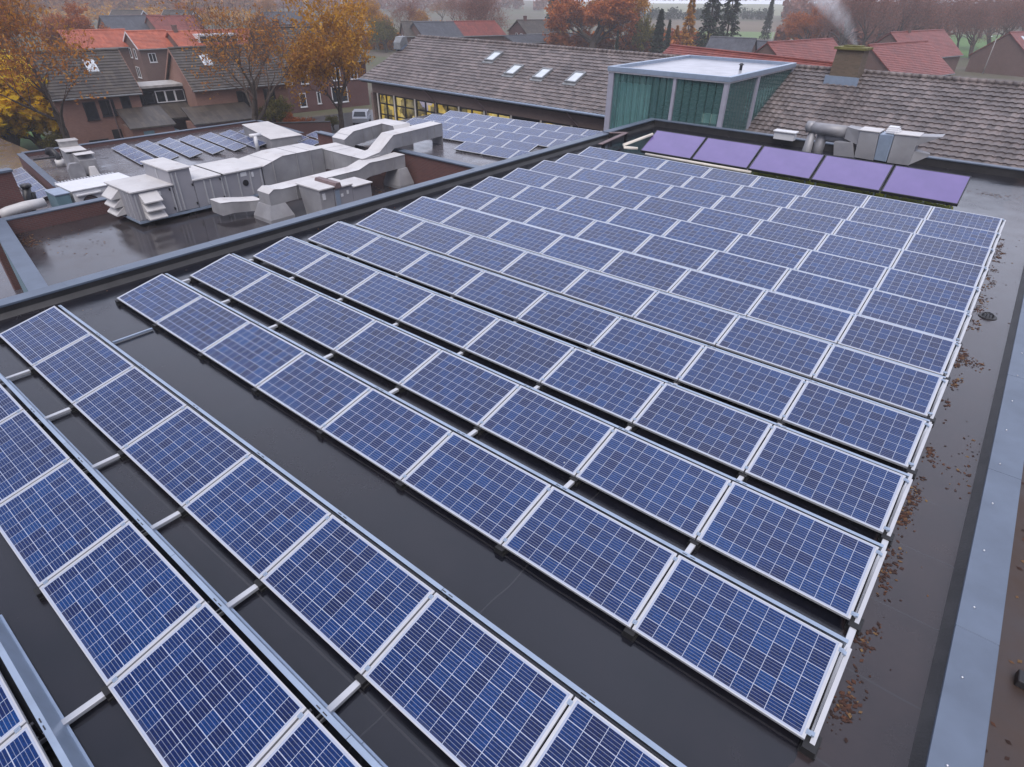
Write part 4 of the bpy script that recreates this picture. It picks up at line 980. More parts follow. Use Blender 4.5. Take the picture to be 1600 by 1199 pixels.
# ================================================================== HOUSES
def house(label, x, y, rot, Ln, Wd, eave, ridge, wall, roof, wins=(), name='brick_house', cat='house', group=None, chimneys=(), verge=None, skylights=(), door=None):
    """ridge along local y, front faces local +x; origin at the front-left corner on the ground"""
    t = thing(name, label, cat, (x, y, GZ), rot, group)
    b = MB(); b.prism([(0,0),(0,eave),(-Wd/2,ridge-.12),(-Wd,eave),(-Wd,0)], 0, Ln, 'y'); 
    b.build('wall', wall, t)
    oh = .35; sl2 = (ridge-eave)/(Wd/2)
    b = MB()
    for s_ in (1, -1):
        xe = oh if s_ > 0 else -Wd-oh; ze_ = eave-oh*sl2
        pts = [(xe,-.25,ze_),(-Wd/2,-.25,ridge),(-Wd/2,Ln+.25,ridge),(xe,Ln+.25,ze_)]
        b.hexa(pts if s_ < 0 else pts[::-1], [(p[0],p[1],p[2]+.10) for p in (pts if s_ < 0 else pts[::-1])])
        nc = max(8, int(math.hypot(Wd/2+oh, ridge-ze_)/.34))
        for q in range(nc):
            f0, f1 = q/nc, (q+1.15)/nc; f1 = min(f1, 1)
            xa_, za_ = xe+(-Wd/2-xe)*f0, ze_+(ridge-ze_)*f0; xb_, zb_ = xe+(-Wd/2-xe)*f1, ze_+(ridge-ze_)*f1
            lo_ = [(xa_,-.26,za_+.105),(xb_,-.26,zb_+.095),(xb_,Ln+.26,zb_+.095),(xa_,Ln+.26,za_+.105)]
            hi_ = [(xa_,-.26,za_+.185),(xb_,-.26,zb_+.115),(xb_,Ln+.26,zb_+.115),(xa_,Ln+.26,za_+.185)]
            b.hexa(lo_ if s_ < 0 else lo_[::-1], hi_ if s_ < 0 else hi_[::-1])
    ro = b.build('roof', roof, t)
    b = MB(); b.tube([(-Wd/2,-.27,ridge+.15),(-Wd/2,Ln+.27,ridge+.15)], .13, 8); b.build('ridge_tile', roof, ro)
    if verge:
        for yy in (-.29, Ln+.255):
            b = MB()
            for s_ in (1,-1):
                xe = oh if s_ > 0 else -Wd-oh; ze_ = eave-oh*sl2
                b.add([(xe,yy,ze_-.12),(-Wd/2,yy,ridge-.12),(-Wd/2,yy,ridge+.18),(xe,yy,ze_+.18),(xe,yy+.035,ze_-.12),(-Wd/2,yy+.035,ridge-.12),(-Wd/2,yy+.035,ridge+.18),(xe,yy+.035,ze_+.18)],[(0,1,2,3),(7,6,5,4),(0,4,5,1),(1,5,6,2),(2,6,7,3),(3,7,4,0)])
            b.build('verge_board', verge, ro)
    b = MB(); b.tube([(oh+.05,-.2,eave-oh*sl2+.02),(oh+.05,Ln+.2,eave-oh*sl2+.02)], .08, 8); b.build('gutter', M['grey'], t)
    for cyy in chimneys:
        b = MB(); b.box(-Wd/2-.35,-Wd/2+.35,cyy-.3,cyy+.3,ridge-.6,ridge+.9); b.box(-Wd/2-.4,-Wd/2+.4,cyy-.36,cyy+.36,ridge+.902,ridge+1.0); b.build('chimney', wall, ro)
    for (sx_, sy_) in skylights:
        b = MB(); z = ridge-sl2*sx_+.2; dz = .55*sl2
        b.hexa([(-Wd/2+sx_-.55,sy_-.45,z+dz-.02),(-Wd/2+sx_+.55,sy_-.45,z-dz-.02),(-Wd/2+sx_+.55,sy_+.45,z-dz-.02),(-Wd/2+sx_-.55,sy_+.45,z+dz-.02)],[(-Wd/2+sx_-.55,sy_-.45,z+dz+.08),(-Wd/2+sx_+.55,sy_-.45,z-dz+.08),(-Wd/2+sx_+.55,sy_+.45,z-dz+.08),(-Wd/2+sx_-.55,sy_+.45,z+dz+.08)])
        so_ = b.build('skylight', M['sky_glass'], ro)
    for (side, c, z0, w_, h_, fm) in wins:
        f = MB(); p = MB()
        bars = [(-w_/2,-w_/2+.09,0,h_),(w_/2-.09,w_/2,0,h_),(-w_/2+.09,w_/2-.09,0,.09),(-w_/2+.09,w_/2-.09,h_-.09,h_)]
        if w_ > 1.0: bars.append((-.04,.04,.09,h_-.09))
        for a0,a1,c0,c1 in bars:
            if side == 'f': f.box(-.02,.06,c+a0,c+a1,z0+c0,z0+c1)
            else: f.box(-c+a0,-c+a1,-.06,.02,z0+c0,z0+c1)
        if side == 'f': p.box(-.02,.02,c-w_/2+.05,c+w_/2-.05,z0+.05,z0+h_-.05); f.box(.0,.12,c-w_/2-.05,c+w_/2+.05,z0-.07,z0-.002)
        else: p.box(-c-w_/2+.05,-c+w_/2-.05,-.02,.02,z0+.05,z0+h_-.05); f.box(-c-w_/2-.05,-c+w_/2+.05,-.12,.0,z0-.07,z0-.002)
        fo = f.build('window', M[fm], t); p.build('pane', M['dglass'], fo)
    if door:
        side, c, w_, h_, dm = door
        b = MB(); b.box(.002,.05,c-w_/2,c+w_/2,.0,h_); do = b.build('door', M[dm], t)
        b = MB(); b.box(.05,.09,c+w_/2-.15,c+w_/2-.1,1.0,1.12); b.build('handle', M['alu'], do)
    return t
A7 = -.15
# two dark roofed houses in front, joined by a low link
h1 = house('left pink brick house with dark mossy tiled roof and three dark windows', -54.6, 16.0, A7, 6.9, 7.6, 5.0, 8.0, M['brick_pink'], M['tile_dark'],
  [('f',2.6,2.9,1.0,1.5,'black'),('f',4.0,3.1,1.2,1.35,'black'),('f',5.6,3.2,.8,1.4,'black'),('f',2.4,.3,1.6,.9,'black')], verge=M['brick_pink'], skylights=[(1.5,4.2)], door=('f',4.1,.8,1.9,'black'))
def lean(parent, y0, y1, dep, zt, zb, wallm):
    b = MB(); b.box(.0,dep-.3,y0+.1,y1-.1,0,zb-.12); b.build('annex_wall', wallm, parent)
    b = MB(); b.hexa([(0,y0,zt-.12),(dep,y0-.1,zb-.12),(dep,y1+.1,zb-.12),(0,y1,zt-.12)],[(0,y0,zt),(dep,y0-.1,zb),(dep,y1+.1,zb),(0,y1,zt)]); b.build('annex_roof', M['tile_dark'], parent)
    b = MB(); b.box(dep-.3,dep-.25,y0+1.0,y0+1.9,0,2.0); b.build('annex_door', M['teal'], parent)
lean(h1, 4.6, 8.4, 3.6, 3.6, 2.4, M['brick_pink'])
b = MB(); b.tube([(.1,4.3,0),(.1,4.3,4.9)], .06, 8); b.build('downpipe', M['pipe'], h1)
h2 = house('right pink brick house with dark tiled roof behind the bare tree', -51.6, 27.2, A7, 9.5, 7.6, 5.0, 8.0, M['brick_pink'], M['tile_dark'],
  [('f',4.6,3.0,1.2,1.4,'black'),('f',7.4,3.0,1.2,1.4,'black'),('f',7.6,.4,.9,1.9,'black'),('g',3.2,3.2,.5,1.4,'black')], verge=M['brick_pink'], skylights=[(1.4,2.6)])
lean(h2, -1.6, 4.6, 3.2, 3.4, 2.3, M['brick_pink'])
lk = thing('link_building', 'flat roofed link with white framed windows between the two brick houses', 'house', (-54.8, 22.4, GZ), A7)
b = MB(); b.box(-4,-1.0,.3,5.4,0,4.9); b.build('wall', M['dark'], lk)
b = MB(); b.box(-4.2,-.6,.2,5.5,4.902,5.12); b.build('flat_roof', M['conc'], lk)
b = MB(); b.hexa([(-1.0,.2,3.3),(1.6,.2,2.3),(1.6,5.3,2.3),(-1.0,5.3,3.3)],[(-1.0,.2,3.42),(1.6,.2,2.42),(1.6,5.3,2.42),(-1.0,5.3,3.42)]); b.build('lower_roof', M['tile_dark'], lk)
for y, fm in ((.9,'black'),(1.9,'black'),(3.0,'white'),(3.9,'white'),(4.8,'white')):
    f = MB()
    for a0,a1,c0,c1 in ((-.45,-.37,0,1.1),(.37,.45,0,1.1),(-.37,.37,0,.08),(-.37,.37,1.02,1.1)): f.box(-1.0,-.9,y+a0,y+a1,3.5+c0,3.5+c1)
    fo = f.build('window', M[fm], lk); p = MB(); p.box(-.98,-.95,y-.4,y+.4,3.55,4.55); p.build('pane', M['dglass'], fo)
b = MB(); b.box(-.4,.0,1.2,4.9,0,2.2); b.build('garage_front', M['brick_brown'], lk)
# garden wall, tarpaulin, covered trailer
p, q = at(402,193,-6.2), at(516,190,-6.2)
t = thing('garden_wall', 'long dark red brick garden wall below the orange tree', 'wall', (p.x,p.y,GZ)); d = (q-p).normalized(); n_ = V(-d.y,d.x,0)*.14
b = MB(); poly(b, [p-n_,q-n_,q+n_,p+n_], GZ, -6.25); obj_at(b, 'brickwork', M['brick_red'], t)
b = MB(); n_ *= 1.35; poly(b, [p-n_,q-n_,q+n_,p+n_], -6.248, -6.17); obj_at(b, 'coping', M['dark'], t)
p = at(316,204,-6.3); t = thing('tarpaulin_cover', 'bright blue tarpaulin over a low stack beside the houses', 'tarpaulin', (p.x,p.y,GZ), A7)
b = MB(); b.duct([[(-1,-1.5,0),(1,-1.5,0),(1,-1.5,1.4),(-1,-1.5,1.4)],[(-1,0,0),(1.05,0,0),(1.0,0,1.75),(-1,0,1.7)],[(-1,1.6,0),(1,1.6,0),(1,1.6,1.35),(-1,1.6,1.4)]]); b.build('cover', M['blue'], t, bevel=.06)
p = at(268,208,-7); t = thing('covered_car', 'pale covered car parked in the yard between the houses', 'car', (p.x,p.y,GZ), A7)
b = MB(); b.prism([(-.85,.25),(.85,.25),(.88,.75),(.62,1.35),(-.62,1.35),(-.88,.75)], -1.9, 1.9, 'x'); b.build('body', M['alu_dull'], t, bevel=.12)
b = MB(); b.prism([(-.55,1.0),(.55,1.0),(.5,1.3),(-.5,1.3)], 1.9, 1.92, 'x'); b.build('window', M['dglass'], t)
for s_ in (-1.2, 1.2):
    for y in (-.85, .7): b = MB(); b.tube([(s_,y,.32),(s_,y+.15,.32)], .32, 14); b.build('wheel', M['rubber'], t)

# white car parked by the school
p = at(566,192,GZ); t = thing('parked_car', 'white parked car between the red brick house and the school', 'car', (p.x,p.y,GZ), 2.35)
prof = [(-2.0,.3),(2.0,.3),(2.05,.7),(1.2,.9),(.6,1.42),(-1.2,1.42),(-1.85,.95),(-2.05,.8)]
b = MB(); b.prism(prof, -.85, .85, 'y'); b.build('body', M['carpaint'], t, bevel=.06)
b = MB(); b.prism([(1.05,.93),(.55,1.36),(-1.1,1.36),(-1.6,.97)], -.862, .862, 'y'); b.build('side_window', M['dglass'], t)
for c0, c1 in (((1.2,.905),(.62,1.40)),((-1.84,.96),(-1.22,1.40))):
    b = MB(); dx = .012 if c0[0] > 0 else -.012; b.hexa([(c0[0]+dx,-.7,c0[1]),(c0[0]+dx,.7,c0[1]),(c0[0]-dx,.7,c0[1]),(c0[0]-dx,-.7,c0[1])],[(c1[0]+dx,-.6,c1[1]),(c1[0]+dx,.6,c1[1]),(c1[0]-dx,.6,c1[1]),(c1[0]-dx,-.6,c1[1])]); b.build('windscreen', M['dglass'], t)
for x in (-1.25, 1.3):
    for y in (-.88, .72): b = MB(); b.tube([(x,y,.32),(x,y+.16,.32)], .32, 16); wo = b.build('wheel', M['rubber'], t); b = MB(); b.tube([(x,y-.006,.32),(x,y+.166,.32)], .18, 12); b.build('rim', M['alu'], wo)
for y in (-.6, .6): b = MB(); b.box(2.03,2.07,y-.15,y+.15,.62,.76); b.build('headlight', M['sky_glass'], t)

house('dark red brick house with white window frames beside the orange tree', -60.0, 41.5, A7, 12.5, 8, 5.6, 9.0, M['brick_red'], M['tile_dark'],
  [('f',1.5,3.2,1.0,1.4,'white'),('f',3.6,3.2,1.0,1.4,'white'),('f',8.0,3.3,1.3,1.5,'white'),('f',10.6,3.3,1.1,1.5,'white'),('f',8.2,.7,2.3,1.9,'white'),('f',3.0,.6,.9,1.6,'white'),('f',5.2,.8,.5,1.4,'white')], chimneys=(3,))
# orange and red roofed houses farther back
def hp(u, v, z): return at(u, v, z)
def house_px(label, u, v, z, **kw):
    p = at(u, v, z); return house(label, p.x, p.y, kw.pop('rot', A7), kw.pop('Ln', 8), kw.pop('Wd', 8), kw.pop('eave', 5), kw.pop('ridge', 7.0), kw.pop('wall', M['brick_brown']), kw.pop('roof', M['tile_red']), kw.pop('wins', ()), **kw)
WN = [('f',1.6,3.0,1.1,1.3,'white'),('f',4.6,3.0,1.1,1.3,'white'),('f',1.6,.7,1.4,1.5,'white'),('f',5,.6,1.4,1.6,'white')]
GW = [('g',2.6,3.4,1.0,1.4,'white'),('g',4.9,3.4,1.0,1.4,'white'),('g',3.6,.6,1.8,1.6,'white')]
house_px('orange roofed house with brown gable and two white windows', 217, 76, -3, Ln=5.6, Wd=7.4, wall=M['brick_brown'], roof=M['tile_orange'], wins=GW+WN[:2], verge=M['white'], rot=-.12)
house_px('bright orange roof partly hidden behind the rust coloured tree', 112, 76, -3, Ln=9, Wd=8, wall=M['brick_brown'], roof=M['tile_orange'], wins=WN, rot=-.12)
hd = house_px('red roofed terrace with long white dormer window', 284, 76, -3, Ln=17, Wd=8, wall=M['brick_brown'], roof=M['tile_orange'], wins=WN, rot=-.12, chimneys=(1.0,))
b = MB(); b.box(-3.4,-.9,3.2,9.6,5.2,6.75); b.build('dormer', M['white'], hd)
for y in (4.0, 5.3, 6.6, 7.9, 9.0): b = MB(); b.box(-.9,-.86,y-.5,y+.45,5.6,6.5); b.build('dormer_pane', M['dglass'], hd)
sp = [  # label, u, v(eave), z, Ln, Wd, wall, roof, rot
 ('small dark gabled house with white verge far behind the rust tree', 168, 33, -3, 8, 8, 'brick_brown','tile_dark', -.9),
 ('small gabled house with pale verge beyond the orange roofs', 250, 33, -3, 8, 8, 'brick_brown','tile_dark', -.9),
 ('grey blue slate roofed house between two orange roofs', 172, 47, -3, 9, 8, 'brick_brown','tile_grey', -.1),
 ('dusty red roofed house left of the small round amber tree', 198, 46, -3, 9, 8, 'brick_brown','tile_red', -.1),
 ('dusty red roofed house right of the small round amber tree', 246, 47, -3, 10, 8, 'brick_brown','tile_red', -.1),
 ('grey roofed house with white gable window above the brown tree', 424, 37, -3, 12, 9, 'brick_brown','tile_grey', -.1),
 ('dark house with steep gable and slate blue roof over the school ridge', 662, 58, -3, 9, 9, 'brick_brown','tile_grey', -.35),
 ('brown gabled house behind the grey bare bushes', 634, 56, -3, 8, 8, 'brick_brown','tile_dark', -.6),
 ('brown roofed house partly behind the two tall bare trees', 716, 56, -3, 12, 9, 'brick_brown','tile_red', -.3),
 ('dark red house with chimney left of the yellow shrub', 823, 52, -3, 9, 9, 'brick_red','tile_dark', -.4),
 ('flat grey long shed roof behind the school ridge', 806, 68, -4.5, 22, 8, 'brick_brown','tile_grey', -.2),
]
for lb, u, v, z, ln, wd, wm, rm, ro in sp:
    house_px(lb, u, v, z, Ln=ln, Wd=wd, eave=GZ*-1+z, ridge=7.3 if z > -4 else 4.6, wall=M[wm], roof=M[rm], rot=ro, wins=GW[:2]+WN[:2] if z > -4 else (), chimneys=(2,) if 'chimney' in lb else (), verge=M['white'] if 'verge' in lb else None)
# right side
def ridge_house(label, u0, v0, u1, v1, zr_, wd, drop, wall, roof, skylights=(), wins=(), chimneys=()):
    """house whose ridge runs between two picture points at height zr_"""
    p, q = at(u0, v0, zr_), at(u1, v1, zr_); d = q-p; Ln = math.hypot(d.x, d.y); rot = math.atan2(d.y, d.x)-math.pi/2
    fx_ = Vector((math.cos(rot), math.sin(rot), 0)); o = p + fx_*(wd/2)
    return house(label, o.x, o.y, rot, Ln, wd, zr_-GZ-drop, zr_-GZ, wall, roof, wins, skylights=skylights, chimneys=chimneys)
ridge_house('long low orange brown roof right behind the school ridge', 1050, 73, 1300, 101, -.3, 9, 3.2, M['brick_brown'], M['tile_red'])
ridge_house('red roofed house left of the smoking chimney', 1200, 68, 1300, 62, -1.2, 9, 3.4, M['brick_brown'], M['tile_red'])
ridge_house('big red roof directly right of the smoking chimney', 1358, 72, 1448, 66, -1.0, 11, 4.0, M['brick_brown'], M['tile_red'])
ridge_house('rear red roofed house with grey dormer near the lawn', 1392, 52, 1474, 48, -.6, 10, 4.0, M['brick_brown'], M['tile_red'], chimneys=(7,))
hr = ridge_house('red roofed house with white dormer at right edge', 1578, 52, 1660, 48, -.6, 11, 4.2, M['brick_brown'], M['tile_red'], skylights=[(1.6,3.5)])
b = MB(); b.box(3.2-5.5,4.9-5.5,2.0,6.0,3.7,5.2); b.build('dormer', M['grey'], hr)
for y in (2.8, 4.0, 5.2): b = MB(); b.box(4.9-5.5,4.95-5.5,y-.5,y+.5,4.0,5.0); b.build('dormer_pane', M['white'], hr)
ridge_house('slate blue roofed house below the tall dark pines', 1112, 59, 1180, 62, -1.6, 10, 3.0, M['brick_brown'], M['tile_grey'])
ridge_house('low dark grey roofed house beside the street lamp', 1160, 64, 1215, 67, -2.2, 9, 3.0, M['brick_brown'], M['tile_grey'])
# lamp posts
def lamp(u, v, h, label):
    p = at(u, v, GZ); t = thing('street_lamp', label, 'street lamp', tuple(p), 0, 'street lamps')
    b = MB(); b.tube([(0,0,0),(0,0,h*.6),(0,0,h)], [.11,.08,.06], 10); b.build('pole', M['conc'], t, True)
    b = MB(); b.tube([(0,0,h),(-.3,-.4,h+.25),(-.8,-1.0,h+.3)], .04, 8); b.build('arm', M['grey'], t, True)
    b = MB(); b.hexa([(-.95,-1.25,h+.25),(-.7,-1.1,h+.25),(-.75,-.9,h+.25),(-1.0,-1.0,h+.25)],[(-.92,-1.2,h+.36),(-.74,-1.1,h+.36),(-.78,-.94,h+.36),(-.96,-1.02,h+.36)]); b.build('lamp_head', M['white'], t)
lamp(1535, 116, 6.5, 'pale lamp post leaning in view beside the lawn at right')
lamp(1196, 108, 7.0, 'curved street lamp behind the slate roofed houses')

# ================================================================== TREES
def tree_parts(seed, H, spread, nleaf, lsize, depth=5, trunk_h=.25, droop=0.0, rtrunk=.022, up_bias=.35, multi=1):
    """returns (trunk mesh builder, twig builder, crown builder)"""
    r = random.Random(seed); tr, tw, cr = MB(), MB(), MB(); tips = []
    def grow(p, d, ln, rad, lev):
        n = 3 if lev < 2 else 2
        pts = [p]; dd = d.copy(); q = p.copy()
        for i in range(n):
            dd = (dd + Vector((r.gauss(0,.13), r.gauss(0,.13), r.gauss(.02,.08)+(up_bias*.12 if lev > 0 else .0)-droop*(lev/depth)*.25))).normalized()
            q = q + dd*(ln/n); pts.append(q.copy())
        sides = 9 if lev == 0 else 6 if lev == 1 else 4 if lev == 2 else 3
        tgt = tr if lev < 2 else tw
        rads = [rad*(1-.42*i/n) for i in range(n+1)]
        tgt.tube(pts, rads, sides, caps=False)
        if lev >= depth-2: tips.append((pts[-1], pts[0], lev))
        if lev >= depth: return
        nb = 5 if lev == 0 else r.choice((3,4)) if lev < depth-1 else 3
        for k in range(nb):
            f = 1.0 if k == 0 else r.uniform(.45,1.0) if lev else r.uniform(.55,1.0)
            idx = f*n; i0 = min(int(idx), n-1); bp = pts[i0].lerp(pts[i0+1], idx-i0)
            az = k*2.4+r.uniform(-.6,.6)+lev; ang = (r.uniform(.15,.35) if k == 0 else r.uniform(.5,.95))*spread
            a1 = dd.cross(Vector((0,0,1)));  a1 = a1.normalized() if a1.length > .05 else Vector((1,0,0)); a2 = dd.cross(a1)
            nd = (dd*math.cos(ang) + (a1*math.cos(az)+a2*math.sin(az))*math.sin(ang)); nd.z += up_bias*.25; nd.normalize()
            grow(bp, nd, ln*r.uniform(.62,.80)*(1.0 if k else 1.05), max(rad*(1-.42*f)*r.uniform(.5,.68), .008), lev+1)
    for m_ in range(multi):
        d0 = Vector((r.gauss(0,.04+.15*(multi>1)), r.gauss(0,.04+.15*(multi>1)), 1)).normalized()
        grow(Vector((0,0,-.1)), d0, H*trunk_h*1.15, H*rtrunk, 0)
    # scale so that the tree reaches height H
    top = max(v[2] for v in tw.v) if tw.v else H
    k = H/top
    for mb in (tr, tw): mb.v = [(x*(.5+.5*k) if False else x*k, y*k, z*k) for x, y, z in mb.v]
    tips = [(a*k, b*k, l) for a, b, l in tips]
    # uneven leaf density: some boughs bare, some full
    wts = [max(.05, r.gauss(1,.6)) for _ in tips]; tot = sum(wts)
    for (a, b_, l), w_ in zip(tips, wts):
        n = int(nleaf*w_/tot + r.random())
        for _ in range(n):
            p = b_.lerp(a, r.random()) + Vector((r.gauss(0,.18),r.gauss(0,.18),r.gauss(-.05,.16)))*(H/14)
            s = lsize*r.uniform(.55,1.3); u_ = Vector((r.gauss(0,1),r.gauss(0,1),r.gauss(0,1))).normalized(); v_ = u_.cross(Vector((r.gauss(0,1),r.gauss(0,1),r.gauss(0,1)))).normalized()
            cr.add([p-u_*s, p+v_*s*.55, p+u_*s, p-v_*s*.55], [(0,1,2,3)])
    return tr, tw, cr
def conifer_parts(seed, H, rad, n=2600, gap=0.0):
    r = random.Random(seed); tr, cr = MB(), MB()
    tr.tube([(0,0,-.1),(r.gauss(0,.05),0,H*.5),(0,0,H*.98)], [H*.018,H*.011,.02], 8)
    for _ in range(n):
        f = r.random()**.8; z = H*(.06+.93*f); lay = .75+.25*math.sin(z*5.5+r.gauss(0,.3))
        rm = rad*(1-f)**.8*lay; a = r.uniform(0,6.283)
        if gap and math.sin(a*2+z*1.3+seed) < gap-1: continue
        rr_ = rm*math.sqrt(r.uniform(.12,1)); p = Vector((rr_*math.cos(a), rr_*math.sin(a), z-rr_*.22+r.gauss(0,.08)))
        d = Vector((math.cos(a+r.gauss(0,.35)), math.sin(a+r.gauss(0,.35)), -.35+r.gauss(0,.2))); s = r.uniform(.28,.6)*(H/12)**.5
        w_ = d.cross(Vector((r.gauss(0,.4),r.gauss(0,.4),1))).normalized()*s*.28
        cr.add([p-w_, p+d*s*.6-w_*.8, p+d*s, p+d*s*.6+w_*.8, p+w_], [(0,1,2,3,4)])
    return tr, None, cr
PROTO = {}
def proto_tree(key, parts, bark, twig, leafm):
    tr, tw, cr = parts
    t = thing('tree', 'x', 'tree', (0,0,0)); t['u_'] = 0
    tr.build('trunk', M[bark], t, True)
    if tw and tw.v: tw.build('twigs', M[twig], t)
    if cr and cr.v: cr.build('crown', M[leafm], t)
    index_kids(t); PROTO[key] = t
proto_tree('sparse1', tree_parts(11, 16, .9, 4600, .125, 6, .26), 'bark', 'twig', 'lf_orange')
proto_tree('sparse2', tree_parts(5, 15, 1.05, 3600, .115, 6, .24), 'bark', 'twig', 'lf_orange')
proto_tree('full_amber', tree_parts(23, 15, .95, 13500, .15, 6, .25), 'bark', 'twig', 'lf_amber')
proto_tree('full_rust', tree_parts(31, 15, 1.15, 24000, .22, 6, .10), 'bark', 'twig', 'lf_rust')
proto_tree('full_yellow', tree_parts(41, 6, 1.2, 13000, .21, 5, .14, multi=3), 'bark', 'twig', 'lf_yellow')
proto_tree('olive', tree_parts(47, 7, 1.1, 7000, .15, 5, .15, multi=2), 'bark', 'twig', 'lf_olive')
proto_tree('birch', tree_parts(53, 15, .62, 15000, .22, 6, .22, .8, .014), 'bark', 'twig', 'lf_amber')
proto_tree('bare', tree_parts(61, 16, .95, 2600, .13, 6, .26), 'bark', 'twig_pink', 'lf_pink')
proto_tree('bare2', tree_parts(67, 16, 1.05, 5000, .13, 6, .2, multi=2), 'bark', 'twig_pink', 'lf_pink')
proto_tree('conifer', conifer_parts(3, 11, 2.4, 4200), 'bark', 'twig', 'lf_conif')
proto_tree('pine', conifer_parts(9, 20, 4.6, 11000, .75), 'bark', 'twig', 'lf_conif')
proto_tree('larch', conifer_parts(15, 14, 2.8, 6500, .6), 'bark', 'twig', 'lf_amber')
HREF = dict(sparse1=16, sparse2=15, full_amber=15, full_rust=15, full_yellow=6, olive=7, birch=15, bare=16, bare2=16, conifer=11, pine=20, larch=14)
lab_near = {'tall thin orange leaved tree in front of the left brick house': -6.0, 'thin brown tree spreading bare boughs before the right brick house': -6.2, 'amber orange tree with dark trunk left of the school roof': -7.4, 'olive bush above the garden wall': -7.0, 'low red brown shrub on the garden wall': -6.6}
def tree(key, u, v, h, label, rz=None, cat='tree', name='tree', group=None, wide=1.0, pos=None):
    p = pos or at(u, v, GZ); src = PROTO[key]
    if lab_near.get(label): q = at(u, v, lab_near[label]); p = Vector((q.x, q.y, GZ))
    if src['u_']: o = copy_tree(src)
    else: o = src; src['u_'] = 1
    o.name = name
    s = h/HREF[key]; o.location = p; o.scale = (s*wide, s*wide, s); o.rotation_euler = (0,0, rz if rz is not None else rnd.uniform(0,6.28))
    o['label'] = label; o['category'] = cat
    if 'u_' in o.keys() and o is not src: del o['u_']
    if group: o['group'] = group
    return o
